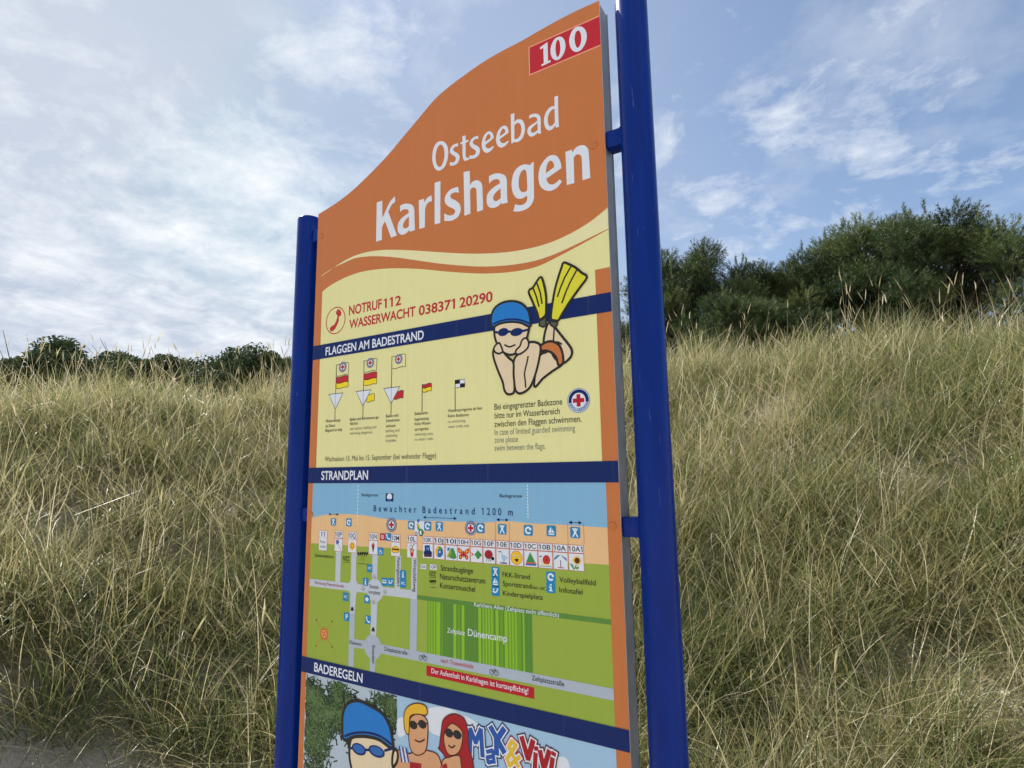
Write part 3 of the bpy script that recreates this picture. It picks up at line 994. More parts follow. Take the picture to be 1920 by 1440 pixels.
# --- beach map
mp_ = Art('beach_map', sign)
ML = (uv('H', 105, 40)[0] + uv('J', 32, 1020)[0]) / 2
MR = (uv('I', 1655, 30)[0] + uv('K', 1785, 1100)[0]) / 2
MT, MB_ = -0.0455, -0.5445
shore = smooth_line(pts('H', (105, 435), (200, 412), (300, 398), (400, 393), (500, 396), (620, 402), (750, 418), (870, 440), (1000, 455)) + pts('C', (600, 319), (700, 320), (800, 323)) +
                    pts('I', (0, 467), (120, 474), (260, 478), (420, 470), (560, 463), (660, 470), (780, 485), (900, 493), (1050, 498), (1200, 505), (1400, 520), (1665, 536)), 4)
shore[0], shore[-1] = (ML, shore[0][1]), (MR, shore[-1][1])
edge = smooth_line(pts('H', (85, 735), (300, 745), (500, 760), (750, 775), (1000, 790), (1380, 820)) + pts('I', (420, 905), (900, 925), (1410, 938), (1690, 955)), 4)
edge[0], edge[-1] = (ML, edge[0][1]), (MR, edge[-1][1])
mp_.strip(shore, [(p[0], MT) for p in shore], 'water', 0)


def resample(line, us):
    x = np.array([p[0] for p in line])
    y = np.array([p[1] for p in line])
    o = np.argsort(x)
    return [(float(u), float(np.interp(u, x[o], y[o]))) for u in us]


us = np.linspace(ML, MR, 60)
mp_.strip(resample(shore, us), resample(edge, us), 'sand', 0)
mp_.strip(resample(edge, us), [(float(u), MB_) for u in us], 'green', 0)
for crop, x, y0, y1 in (('H', 630, 60, 540), ('I', 774, 55, 440)):
    ln = Art('bathing_limit_line', mp_, 3)
    a, c = uv(crop, x, y0), uv(crop, x, y1)
    n = 11
    for i in range(n):
        v = a[1] + (c[1] - a[1]) * i / n
        ln.stroke([(a[0], v), (a[0], v + (c[1] - a[1]) / n * 0.6)], 0.0026, 'pictowhite', 0)
for x in (413, 570, 1225, 1405):
    ln = Art('beach_section_line', mp_, 3)
    a, c = uv('I', x, 480), uv('I', x, 730)
    ln.stroke([(a[0], a[1]), (a[0], c[1])], 0.0011, 'tileline', 0)
for crop, x0, y0, x1, y1 in (('H', 285, 398, 405, 400), ('H', 1385, 435, 1775, 445), ('I', 425, 447, 565, 450), ('I', 1235, 477, 1390, 482)):
    ln = Art('extent_arrow', mp_, 4)
    a, c = uv(crop, x0, y0), uv(crop, x1, y1)
    v = (a[1] + c[1]) / 2
    ln.stroke([(a[0] + 0.006, v), (c[0] - 0.006, v)], 0.0012, 'navy', 1)
    for e, sg in ((a[0], 1), (c[0], -1)):
        ln.poly([(e, v), (e + sg * 0.009, v + 0.0042), (e + sg * 0.009, v - 0.0042)], 'navy', 1)

rd = Art('road_network', mp_, 3)
rd.poly(pts('H', (372, 822), (431, 822), (420, 1200), (362, 1196)), 'lightgrey', 0)
rd.poly(pts('H', (553, 835), (613, 835), (605, 1000)) + pts('J', (588, 50), (585, 165), (605, 205), (605, 290), (588, 325), (572, 545), (515, 545), (525, 320), (500, 280), (505, 200), (528, 165)), 'lightgrey', 0.5)
rd.poly(pts('J', (515, 545), (572, 545), (560, 1142), (499, 1132)), 'roadgrey', 0.5)
rd.poly(pts('J', (67, 150), (1272, 285), (1272, 382), (67, 232)), 'lightgrey', 1)
rd.poly(pts('H', (795, 858), (859, 858), (850, 1150), (790, 1150)), 'lightgrey', 0)


def road_disc(x, y, l, r, t, bo, key, lv):
    L, Rg, T, B = uv('J', l, y), uv('J', r, y), uv('J', x, t), uv('J', x, bo)
    rr = ((Rg[0] - L[0]) + (T[1] - B[1])) / 4
    rd.disc(((L[0] + Rg[0]) / 2, (T[1] + B[1]) / 2), rr, rr, key, lv, 40)


road_disc(800, 285, 718, 885, 140, 425, 'lightgrey', 1.5)
rd.poly(pts('J', (757, 390), (826, 390), (812, 790), (748, 785)), 'lightgrey', 0)
road_disc(778, 920, 685, 868, 772, 1068, 'roadgrey', 1.5)
rd.poly(pts('J', (744, 1030), (806, 1040), (800, 1200), (738, 1188)), 'roadgrey', 0)
rd.poly(pts('J', (560, 825), (720, 853), (710, 945), (560, 925)), 'roadgrey', 1)
z_a, z_b, z_c, z_d = uv('J', 850, 885), uv('K', 1782, 918), uv('K', 1785, 1015), uv('J', 850, 998)
zt, zb = (z_a[1] + z_b[1]) / 2, (z_c[1] + z_d[1]) / 2
rd.rect(z_a[0], zb, MR, zt, 'roadgrey', 1)
rd.poly(pts('H', (1065, 875), (1132, 880), (1112, 1285), (1055, 1280)), 'lightgrey', 0)
rd.poly(pts('H', (1252, 895), (1320, 900), (1310, 1392), (1240, 1384)), 'lightgrey', 0)
rd.poly(pts('J', (1200, 375), (1276, 384), (1265, 985), (1190, 975)), 'roadgrey', 0.5)
bd = pts('K', (10, 75), (1755, 295), (1755, 342), (10, 115))
bvt, bvb = (bd[0][1] + bd[1][1]) / 2, (bd[2][1] + bd[3][1]) / 2
rd.rect((uv('J', 1276, 340)[0] + bd[0][0]) / 2, bvb, MR, bvt, 'darkgreen', 1)

camp = Art('campsite_field', mp_, 3)
c0, c1 = (uv('K', 103, 125)[0] + uv('K', 103, 605)[0]) / 2, (uv('K', 1052, 240)[0] + uv('K', 1046, 772)[0]) / 2
ns = 74
keys = ['stripe1', 'stripe2', 'stripe1', 'stripe3', 'darkgreen']
for i in range(ns):
    a = c0 + (c1 - c0) * i / ns
    k = math.sin(i * 0.33) + math.sin(i * 0.11 + 2)
    if k > 0.9:
        key = 'stripe3' if i % 2 else 'stripe1'
    elif k < -0.7:
        key = 'darkgreen' if i % 2 else 'stripe2'
    else:
        key = ('stripe1', 'darkgreen', 'stripe3', 'stripe2')[(i * 7 + i // 3) % 4]
    camp.rect(a, zt, a + (c1 - c0) / ns, bvb, key, 0)
camp.text('Zeltplatz', 'K', (280, 414), (440, 436), 42, 'white', 1, 0.0, res=3, slant=0.1)
camp.text('Dünencamp', 'K', (468, 446), (820, 492), 62, 'white', 1, 0.004, res=5)

ws = Art('warning_strip', mp_, 3)
q = pts('K', (95, 710), (1065, 905), (1065, 1010), (95, 800))
ws.rect(q[0][0], (q[2][1] + q[3][1]) / 2, (q[1][0] + q[2][0]) / 2, (q[0][1] + q[1][1]) / 2, 'deepred', 1)
ws.text('Der Aufenthalt in Karlshagen ist kurtaxpflichtig!', 'K', (140, 778), (1012, 962), 44, 'white', 2, 0.007, res=3)

class Many:
    """every label or sign on the map becomes a part of its own"""
    def __init__(s, name):
        s.name, s.cur = name, None

    def new(s, name=None):
        s.cur = Art(name or s.name, mp_, 8)
        return s.cur

    def text(s, *a, **k):
        return s.new().text(*a, **k)

    def text_uv(s, *a, **k):
        return s.new().text_uv(*a, **k)


ml = Many('map_lettering')
ml.text('Badegrenze', 'H', (672, 190), (862, 189), 34, 'ink', 0, 0.0)
ml.text('Badegrenze', 'I', (463, 195), (713, 196), 36, 'ink', 0, 0.003)
bw0, bw1 = uv('H', 810, 372), uv('I', 612, 392)
bwv = (bw0[1] + bw1[1]) / 2
for body, a, c in (('Bewachter', bw0[0], uv('H', 1305, 372)[0]), ('Badestrand', uv('H', 1378, 372)[0], uv('I', 181, 385)[0]), ('1200 m', uv('I', 272, 388)[0], bw1[0])):
    ml.text_uv(body, (a, bwv), (c, bwv), 0.0165, 'navy', 0, 0.004, 1.75 if body != '1200 m' else 1.6, 4)
for body, crop, p0, p1, h, key, bl in (
        ('Strandzugänge', 'C', (732, 578), (898, 588), 28, 'ink', 0.003), ('Naturschutzzentrum', 'C', (728, 620), (960, 642), 28, 'ink', 0.003), ('Konzertmuschel', 'C', (728, 667), (908, 684), 28, 'ink', 0.003),
        ('FKK-Strand', 'I', (495, 1090), (803, 1116), 54, 'ink', 0.003), ('Sportstrand', 'I', (498, 1188), (820, 1224), 54, 'ink', 0.003), ('10A-10C', 'I', (826, 1224), (980, 1242), 34, 'ink', 0.0),
        ('Kinderspielplatz', 'I', (500, 1300), (950, 1346), 54, 'ink', 0.003), ('Volleyballfeld', 'I', (1135, 1150), (1545, 1186), 58, 'ink', 0.003), ('Infotafel', 'I', (1135, 1262), (1395, 1290), 58, 'ink', 0.003),
        ('Richtung Peenemünde', 'J', (125, 212), (450, 246), 34, 'purple', 0.0), ('Strand-', 'J', (738, 256), (845, 268), 44, 'ink', 0.0), ('vorplatz', 'J', (727, 316), (860, 332), 42, 'ink', 0.0),
        ('Dünenstr.', 'J', (515, 884), (660, 906), 38, 'ink', 0.0), ('Zeltplatzstraße', 'J', (903, 962), (1165, 1004), 44, 'ink', 0.0), ('Zeltplatzstraße', 'K', (1045, 842), (1335, 896), 44, 'ink', 0.003),
        ('nach Trassenheide', 'K', (225, 684), (518, 732), 36, 'inkred', 0.003), ('Karlchens Allee (Zeltplatz nicht öffentlich)', 'K', (525, 178), (1288, 272), 36, 'white', 0.006),
        ('Dünenwäldchen', 'H', (130, 888), (345, 912), 36, 'ink', 0.0), ('NSZ', 'H', (455, 936), (530, 942), 46, 'ink', 0.0), ('NSZ', 'H', (1457, 1114), (1535, 1120), 44, 'ink', 0.0)):
    ml.text(body, crop, p0, p1, h, key, 1, bl, res=3)
for body, crop, x, y0, y1, h in (('Rettungszufahrt', 'H', 1084, 900, 1235, 34), ('Wirtschaftsweg', 'H', 1272, 918, 1298, 36), ('Strandstr.', 'J', 768, 893, 1112, 34)):
    ml.text(body, crop, (x, y0), (x, y1), h, 'ink', 1, 0.002, vertical=True)
for x, y in ((455, 885), (1457, 1062)):
    a, c = uv('H', x, y), uv('H', x + 78, y + 75)
    A = ml.new('label_frame')
    A.stroke([(a[0], a[1]), (c[0], a[1])], 0.0011, 'ink', 1)
    A.stroke([(a[0], c[1]), (c[0], c[1])], 0.0011, 'ink', 1)
for cx, cy, wd, ht, by in ((685, 862, 130, 48, 968), (1497, 1182, 82, 40, 1242)):      # concert shell symbol
    n = 5
    A = ml.new('concert_shell_symbol')
    for i in range(n):
        a0_, a1_ = cx - wd / 2 + wd * i / n, cx - wd / 2 + wd * (i + 1) / n
        A.poly(pts('H', (a0_, cy - ht * 0.1 - ht * 0.3 * math.sin(math.pi * (i + .5) / n)), ((a0_ + a1_) / 2, cy - ht * 0.6), (a1_, cy - ht * 0.1 - ht * 0.3 * math.sin(math.pi * (i + .5) / n)), ((a0_ + a1_) / 2 - (i - 2) * wd * 0.05, cy + ht * 0.5)), 'black', 1)
    a, c = uv('H', cx - wd * 0.42, by), uv('H', cx + wd * 0.42, by)
    A.stroke([(a[0], a[1]), (c[0], a[1])], 0.0011, 'ink', 1)
    for dx in (-0.12, 0.12):
        m_ = uv('H', cx + dx * wd, cy + ht * 0.5)
        A.stroke([(m_[0], m_[1]), (m_[0], a[1] + 0.006)], 0.001, 'ink', 1)
for body, x0, y0, x1, y1 in (('10A1', 1352, 980, 1428, 1030), ('10P', 1460, 985, 1545, 1036)):
    a, c = uv('H', x0, y1), uv('H', x1, y0)
    A = ml.new('access_label')
    A.rect(a[0], a[1], c[0], c[1], 'white', 1)
    A.text_uv(body, (a[0] + 0.001, a[1] + 0.002), (c[0] - 0.001, a[1] + 0.002), (c[1] - a[1]) * 0.68, 'ink', 2)
for crop, x, y, k in (('K', 65, 632, 1.0), ('K', 703, 762, 1.1)):                      # bicycles
    A = ml.new('bicycle_symbol')
    for dx in (-20, 20):
        c = uv(crop, x + dx * k, y + 10 + dx * 0.2)
        A.ring(c, 0.0062, 0.005, 'ink', 1, 18)
    f_ = pts(crop, (x - 20 * k, y + 8), (x - 8 * k, y - 12), (x + 12 * k, y - 8), (x, y + 12), (x - 8 * k, y - 12))
    A.stroke(f_, 0.0014, 'ink', 2)
    A.stroke(pts(crop, (x + 20 * k, y + 14), (x + 10 * k, y - 22), (x + 2 * k, y - 26)), 0.0014, 'ink', 2)
for crop, x, y in (('J', 545, 490), ('J', 781, 722)):                                  # little cars
    A = ml.new('car_symbol')
    c = uv(crop, x, y)
    A.rrect(c[0] - 0.0055, c[1] - 0.004, c[0] + 0.0055, c[1] + 0.001, 0.0012, 'black', 1)
    A.poly([(c[0] - 0.0042, c[1] + 0.001), (c[0] + 0.0042, c[1] + 0.001), (c[0] + 0.003, c[1] + 0.0055), (c[0] - 0.003, c[1] + 0.0055)], 'ink', 1)
    for dx in (-0.0036, 0.0036):
        A.disc((c[0] + dx, c[1] - 0.0046), 0.0014, 0.0018, 'black', 2, 10)
for x, y in ((795, 130), (668, 262), (915, 295), (788, 412)):                          # no-driving marks round the square
    A = ml.new('road_mark')
    c = uv('J', x, y)
    A.ring(c, 0.0058, 0.005, 'greyink', 1, 16)
    A.stroke([(c[0] - 0.003, c[1] - 0.001), (c[0] + 0.003, c[1] - 0.001)], 0.002, 'greyink', 1)
bf = Art('blue_flag_emblem', mp_, 3)
a, c = uv('H', 948, 248), uv('H', 1040, 155)
bf.rect(a[0], a[1], c[0], c[1], 'navy', 0)
m_ = ((a[0] + c[0]) / 2, (a[1] + c[1]) / 2 + 0.001)
bf.disc(m_, 0.0095, 0.0095, 'white', 1)
bf.poly([(m_[0] - 0.008, m_[1] - 0.005), (m_[0] + 0.008, m_[1] - 0.005), (m_[0] + 0.006, m_[1] - 0.009), (m_[0] - 0.006, m_[1] - 0.009)], 'iconblue', 2)
for crop, x, y, rx in (('H', 1018, 520, 60), ('I', 137, 541, 65)):
    A = Art('rescue_badge', mp_, 6)
    c = uv(crop, x, y)
    badge(A, c, uv(crop, x + rx, y)[0] - c[0], 0)
cr = Art('compass_rose', mp_, 3)
c = uv('J', 226, 770)
for x, y in ((140, 615), (318, 630), (135, 905), (318, 920)):
    e = uv('J', x, y)
    cr.stroke([c, e], 0.0014, 'cap_orange', 0)
    cr.disc(e, 0.0024, 0.0026, 'brown', 1, 10)
star = []
for i in range(24):
    rr = 0.019 if i % 2 else 0.0125
    star.append((c[0] + rr * math.cos(i * math.tau / 24), c[1] + rr * 1.05 * math.sin(i * math.tau / 24)))
cr.poly(star, 'cap_orange', 0.5)
cr.ring(c, 0.0105, 0.0085, 'sand', 1, 20)
for i in range(4):
    an = i * math.pi / 2 + 0.4
    cr.stroke([(c[0] + 0.002 * math.cos(an), c[1] + 0.002 * math.sin(an)), (c[0] + 0.009 * math.cos(an), c[1] + 0.009 * math.sin(an))], 0.0018, 'sand', 1)


def picto(crop, x, y, kind, hw=None, bg='picto'):
    A = Art('pictogram', mp_, 6)
    c = uv(crop, x, y)
    wv = hw or 0.0122
    A.rrect(c[0] - wv, c[1] - wv, c[0] + wv, c[1] + wv, wv * 0.3, bg, 0)
    X = lambda a, b_: (c[0] + a * wv, c[1] + b_ * wv)
    k = 'pictowhite'
    if kind in ('i', 'P', 'WC'):
        if kind == 'WC':
            A.text_uv('WC', X(-0.65, -0.32), X(0.65, -0.32), wv * 0.7, k, 1, 0.01)
        elif kind == 'i':
            A.rect(*X(-0.18, -0.6), *X(0.18, 0.2), k, 1).rect(*X(-0.4, -0.68), *X(0.4, -0.5), k, 1.2).rect(*X(-0.4, 0.05), *X(0.1, 0.2), k, 1.4).disc(X(0, 0.52), wv * 0.2, wv * 0.2, k, 1, 12)
        else:
            A.text_uv('P', X(-0.35, -0.6), X(0.45, -0.6), wv * 1.2, k, 1, 0.02)
    elif kind == 'ball':
        A.ring(c, wv * 0.72, wv * 0.36, k, 1, 22, R(35), R(320))
        A.disc(X(0.45, 0.25), wv * 0.26, wv * 0.26, k, 1.4, 12)
    elif kind == 'person':
        A.stroke([X(-0.5, 0.75), X(-0.1, 0.2), X(-0.15, -0.2), X(-0.5, -0.8)], wv * 0.24, k, 1)
        A.stroke([X(0.5, 0.75), X(0.1, 0.2), X(0.15, -0.2), X(0.5, -0.8)], wv * 0.24, k, 1.3)
        A.poly([X(-0.22, 0.25), X(0.22, 0.25), X(0.2, -0.3), X(-0.2, -0.3)], k, 1.6)
        A.disc(X(0, 0.62), wv * 0.2, wv * 0.2, k, 1, 12)
    elif kind == 'sail':
        A.poly([X(-0.05, 0.8), X(0.1, -0.35), X(-0.65, -0.3)], k, 1)
        A.poly([X(0.12, 0.5), X(0.65, -0.3), X(0.2, -0.35)], k, 1)
        A.poly([X(-0.7, -0.48), X(0.75, -0.48), X(0.5, -0.72), X(-0.5, -0.72)], k, 1)
    elif kind == 'slide':
        A.stroke([X(-0.7, -0.1), X(-0.2, -0.35), X(0.2, -0.2), X(0.6, 0.45)], wv * 0.28, k, 1)
        A.stroke([X(0.6, 0.45), X(0.3, 0.4)], wv * 0.22, k, 1.3)
        A.disc(X(-0.45, 0.25), wv * 0.2, wv * 0.2, k, 1, 12)
    elif kind == 'phone':
        A.stroke([X(-0.5, 0.6), X(-0.35, 0.0), X(0.1, -0.45), X(0.6, -0.5)], wv * 0.3, k, 1)
        A.disc(X(-0.42, 0.5), wv * 0.26, wv * 0.26, k, 1.4, 12)
        A.disc(X(0.5, -0.46), wv * 0.26, wv * 0.26, k, 1.4, 12)
    elif kind == 'wheelchair':
        A.ring(X(-0.05, -0.25), wv * 0.5, wv * 0.36, k, 1, 20)
        A.stroke([X(-0.1, 0.6), X(-0.05, 0.0), X(0.4, -0.05), X(0.6, -0.6)], wv * 0.16, k, 1.4)
    elif kind == 'bus':
        A.rrect(*X(-0.7, -0.35), *X(0.7, 0.5), wv * 0.15, k, 1)
        A.rect(*X(-0.55, 0.0), *X(0.55, 0.32), bg, 2)
    elif kind == 'bowl':
        A.shape([X(-0.6, 0.1), X(0, 0.55), X(0.6, 0.1), X(0.3, -0.45), X(-0.3, -0.45)], k, lv=1)
    elif kind == 'ban':
        A.ring(X(0, 0), wv * 0.6, wv * 0.45, k, 1, 20)
        A.stroke([X(-0.35, 0.35), X(0.35, -0.35)], wv * 0.18, k, 1.4)


for a in (('H', 343, 487, 'person', 0.0108), ('H', 523, 492, 'ball', 0.0112), ('H', 1247, 525, 'ball', 0.0112), ('H', 1438, 535, 'ball', 0.0118), ('H', 1573, 540, 'person', 0.0118),
          ('I', 247, 541, 'ball'), ('I', 491, 553, 'person'), ('I', 784, 566, 'ball'), ('I', 1043, 573, 'sail'), ('I', 1312, 591, 'person'),
          ('I', 415, 1034, 'person', 0.0116), ('I', 415, 1141, 'sail', 0.0116), ('I', 417, 1246, 'slide', 0.0116), ('I', 1038, 1091, 'ball', 0.0116), ('I', 1038, 1210, 'i', 0.0116),
          ('H', 978, 662, 'phone', 0.0105), ('H', 890, 828, 'wheelchair', 0.0105), ('H', 765, 1025, 'WC', 0.0105), ('H', 717, 1182, 'i', 0.0105), ('H', 935, 1182, 'bus', 0.0105),
          ('H', 1008, 1186, 'slide', 0.0105), ('H', 1152, 1098, 'i', 0.011), ('H', 1152, 1200, 'WC', 0.011), ('H', 485, 1357, 'WC', 0.0112), ('J', 710, 382, 'bowl', 0.0105),
          ('J', 482, 578, 'P', 0.0112), ('J', 720, 612, 'phone', 0.0112)):
    picto(*a)
picto('H', 913, 660, 'ban', 0.0095, 'deepred')


# access tiles: number above, emblem below
def tile(lab, lb, lt, pb, pt, emblem=None, lines=None):
    """lb, lt ... corner points (u, v): label cell and emblem cell"""
    A = Art('access_tile', mp_, 5)
    fr = 0.0011
    A.rect(lb[0] - fr, pb[1] - fr, lt[0] + fr, lt[1] + fr, 'tileline', 0)
    A.rect(lb[0], lb[1], lt[0], lt[1], 'white', 1)
    A.rect(pb[0], pb[1], pt[0], pt[1], 'white', 1)
    wv = lt[0] - lb[0]
    hv = lt[1] - lb[1]
    k = {2: 0.42, 3: 0.8, 4: 0.9}[len(lab)]
    m = (lb[0] + lt[0]) / 2
    A.text_uv(lab, (m - wv * k / 2, lb[1] + hv * 0.16), (m + wv * k / 2, lb[1] + hv * 0.16), hv * 0.68, 'ink', 2, 0.012)
    cx, cy = (pb[0] + pt[0]) / 2, (pb[1] + pt[1]) / 2
    hw, hh = (pt[0] - pb[0]) / 2, (pt[1] - pb[1]) / 2
    hh_ = min(hh, hw * 1.25)
    X = lambda a, b_: (cx + a * hw, cy + b_ * hh_)
    if lines:
        for i, t in enumerate(lines):
            v = cy + hh * (0.12 - 0.75 * i)
            A.text_uv(t, (cx - hw * 0.7, v), (cx + hw * 0.7, v), hh * 0.5, 'ink', 2)
    if emblem:
        emblem(A, X, hw)


def e_kite(A, X, w):
    A.poly([X(-.75, .7), X(-.1, .9), X(.2, .35), X(-.5, .0)], 'iconblue', 2).poly([X(-.75, .7), X(-.1, .9), X(-.35, .4)], 'purple', 2.5)
    A.stroke([X(-.1, .2), X(.15, -.2), X(.5, -.5), X(.6, -.85)], w * .08, 'ink', 2)


def e_sun(A, X, w):
    p = []
    for i in range(24):
        r = .85 if i % 2 else .5
        p.append(X(r * math.cos(i * math.tau / 24), r * math.sin(i * math.tau / 24)))
    A.poly(p, 'iconyellow', 2).disc(X(0, 0), w * .45, w * .45, 'cap_orange', 3, 20).disc(X(0.02, 0), w * .3, w * .3, 'iconyellow', 3.5, 20)


def e_ice(A, X, w):
    A.poly([X(-.32, .2), X(.32, .2), X(0, -.85)], 'brown', 2).disc(X(0, .35), w * .34, w * .34, 'redhair', 2.5, 18).disc(X(.02, .6), w * .2, w * .22, 'tan', 3, 14)


def e_burger(A, X, w):
    A.shape([X(-.85, .15), X(-.4, .45), X(.2, .5), X(.8, .2), X(.6, -.1), X(-.6, -.1)], 'logoyellow', lv=2)
    A.poly([X(-.9, .08), X(.9, .08), X(.8, -.12), X(-.8, -.12)], 'brown', 2.6)
    A.shape([X(-.8, -.15), X(.8, -.15), X(.55, -.5), X(-.55, -.5)], 'iconyellow', 'ink', w * .06, 2.9)


def e_drink(A, X, w):
    A.poly([X(-.42, .2), X(.42, .2), X(.28, -.85), X(-.22, -.85)], 'deepred', 2)
    A.poly([X(-.3, .1), X(.3, .1), X(.22, -.3), X(-.22, -.3)], 'tan', 2.5)
    A.stroke([X(.0, .2), X(.25, .8), X(.55, .85)], w * .1, 'ink', 2)
    A.ring(X(-.2, .5), w * .3, w * .24, 'ink', 2.2, 16)


def e_chair(A, X, w):
    A.poly([X(-.65, .75), X(.35, .85), X(.5, .1), X(.85, -.1), X(.8, -.8), X(-.7, -.85), X(-.85, -.1), X(-.6, .0)], 'navy', 2)
    A.poly([X(-.45, .6), X(.2, .65), X(.3, .1), X(-.45, .05)], 'iconblue', 2.5).rect(*X(-.6, -.75), *X(.65, -.5), 'brown', 2.5)
    A.poly([X(.05, .4), X(.2, .4), X(.15, .1)], 'white', 3)


def e_ball(A, X, w):
    A.disc(X(0, 0), w * .78, w * .82, 'iconblue', 2, 26)
    A.shape([X(-.75, .1), X(-.3, .8), X(.1, .75), X(-.3, .2), X(-.35, -.5), X(-.6, -.4)], 'iconyellow', lv=2.5)
    A.shape([X(-.1, .72), X(.5, .6), X(.2, .1)], 'icongreen', lv=2.8).disc(X(.1, .0), w * .15, w * .15, 'white', 3, 12)


def e_tent(A, X, w):
    A.poly([X(-.2, .55), X(.35, .7), X(.95, -.6), X(.5, -.85), X(-.85, -.6)], 'icongreen', 2)
    A.poly([X(-.2, .55), X(-.85, -.6), X(-.3, -.7), X(.0, .1)], 'stripe3', 2.6).poly([X(-.2, .4), X(-.55, -.5), X(-.3, -.55)], 'cap_orange', 3).poly([X(-.75, .6), X(-.3, .75), X(-.4, .3), X(-.7, .2)], 'iconblue', 3)


def e_butterfly(A, X, w):
    for sg in (-1, 1):
        A.shape([X(0, .1), X(.5 * sg, .65), X(.95 * sg, .75), X(.85 * sg, .1), X(.4 * sg, -.05)], 'cap_orange', lv=2)
        A.shape([X(0, 0), X(.45 * sg, -.1), X(.8 * sg, -.35), X(.6 * sg, -.8), X(.25 * sg, -.55)], 'deepred', lv=2.4)
        A.disc(X(.55 * sg, .35), w * .14, w * .14, 'iconyellow', 3, 12)
        A.disc(X(.5 * sg, -.45), w * .12, w * .12, 'iconyellow', 3, 12)
    A.stroke([X(0, .4), X(0, -.5)], w * .12, 'brown', 3.2)


def e_fish(A, X, w):
    A.poly([X(-.35, 0), X(.25, .65), X(.95, .0), X(.25, -.65)], 'icongreen', 2).poly([X(-.4, 0), X(-.95, .3), X(-.8, 0), X(-.95, -.3)], 'cap_orange', 2)
    A.disc(X(.6, .1), w * .08, w * .08, 'ink', 3, 10)


def e_lady(A, X, w):
    A.disc(X(-.1, .15), w * .7, w * .62, 'brown', 2, 24)
    A.shape([X(-.75, .1), X(-.4, .65), X(.1, .7), X(.5, .3), X(.5, -.1), X(-.2, -.25)], 'deepred', lv=2.6)
    for a in ((-.45, .25), (-.1, .45), (.2, .1), (-.15, .0)):
        A.disc(X(*a), w * .1, w * .1, 'black', 3.2, 10)
    A.disc(X(.6, -.35), w * .26, w * .26, 'black', 3, 14)
    for a in (-.4, 0, .3):
        A.stroke([X(a, -.4), X(a - .1, -.8)], w * .09, 'black', 2.2)


def e_bird(A, X, w):
    A.shape([X(-.2, .1), X(.3, .2), X(.85, -.1), X(.4, -.4), X(-.1, -.3)], 'skyprint', lv=2).stroke([X(-.1, .0), X(-.1, .5), X(-.3, .65)], w * .16, 'skyprint', 2.4)
    A.poly([X(-.3, .72), X(-.8, .6), X(-.3, .55)], 'navy', 3).stroke([X(.1, -.35), X(.1, -.75)], w * .08, 'iconblue', 2).stroke([X(.35, -.35), X(.35, -.75)], w * .08, 'iconblue', 2)
    A.poly([X(-.5, -.75), X(.8, -.75), X(.6, -.9), X(-.3, -.9)], 'navy', 3)


def e_smile(A, X, w):
    A.disc(X(0, 0), w * .92, w * .92, 'iconyellow', 2, 30).ring(X(0, 0), w * .92, w * .86, 'cap_orange', 3, 30)
    for a in (-.3, .3):
        A.disc(X(a, .22), w * .12, w * .14, 'white', 3, 12).disc(X(a, .2), w * .06, w * .07, 'ink', 4, 10)
    A.shape([X(-.3, -.2), X(.3, -.15), X(.15, -.5), X(-.05, -.52)], 'brown', lv=3)


def e_boat(A, X, w):
    A.poly([X(-.1, .85), X(.75, -.5), X(-.75, -.5)], 'icongreen', 2).rect(*X(-.75, -.62), *X(.8, -.45), 'cap_orange', 2.5).poly([X(-.9, -.62), X(.95, -.62), X(.75, -.85), X(-.75, -.85)], 'iconblue', 2.5)


def e_snail(A, X, w):
    A.disc(X(.15, .0), w * .55, w * .6, 'deepred', 2, 24).ring(X(.2, .0), w * .35, w * .27, 'cap_orange', 3, 20)
    A.stroke([X(-.5, -.55), X(.6, -.6)], w * .18, 'sandprint', 2.4).stroke([X(-.95, -.8), X(.95, -.8)], w * .08, 'icongreen', 2)
    A.stroke([X(-.55, -.5), X(-.7, .1)], w * .16, 'sandprint', 2.2).disc(X(-.8, .35), w * .1, w * .1, 'iconblue', 3, 10).disc(X(-.6, .4), w * .1, w * .1, 'iconblue', 3, 10)


def e_parasol(A, X, w):
    for i in range(5):
        a0_, a1_ = math.pi - i * math.pi / 5, math.pi - (i + 1) * math.pi / 5
        A.poly([X(0, .75)] + [X(.92 * math.cos(a0_ + (a1_ - a0_) * t / 4), .75 * math.sin(a0_ + (a1_ - a0_) * t / 4)) for t in range(5)], ('iconblue', 'icongreen', 'iconblue', 'white', 'iconblue')[i], 2 + .1 * i)
    A.stroke([X(0, .1), X(.03, -.8)], w * .1, 'navy', 3).stroke([X(-.4, -.8), X(.5, -.82)], w * .1, 'deepred', 2)


def e_sunflower(A, X, w):
    p = []
    for i in range(28):
        r = .8 if i % 2 else .45
        p.append(X(.12 + r * math.cos(i * math.tau / 28), .2 + .85 * r * math.sin(i * math.tau / 28)))
    A.poly(p, 'iconyellow', 2).disc(X(.12, .2), w * .36, w * .36, 'brown', 3, 20)
    A.stroke([X(.0, -.3), X(-.4, -.95)], w * .12, 'icongreen', 1.6).shape([X(-.4, -.9), X(-.9, -.2), X(-.45, -.4)], 'icongreen', lv=2.5).shape([X(-.3, -.7), X(.3, -.5), X(.2, -.85)], 'stripe1', lv=2.5)


def cell(x0, y0, x1, y1):
    a, c = uv('H', x0, y1), uv('H', x1, y0)
    return a, c


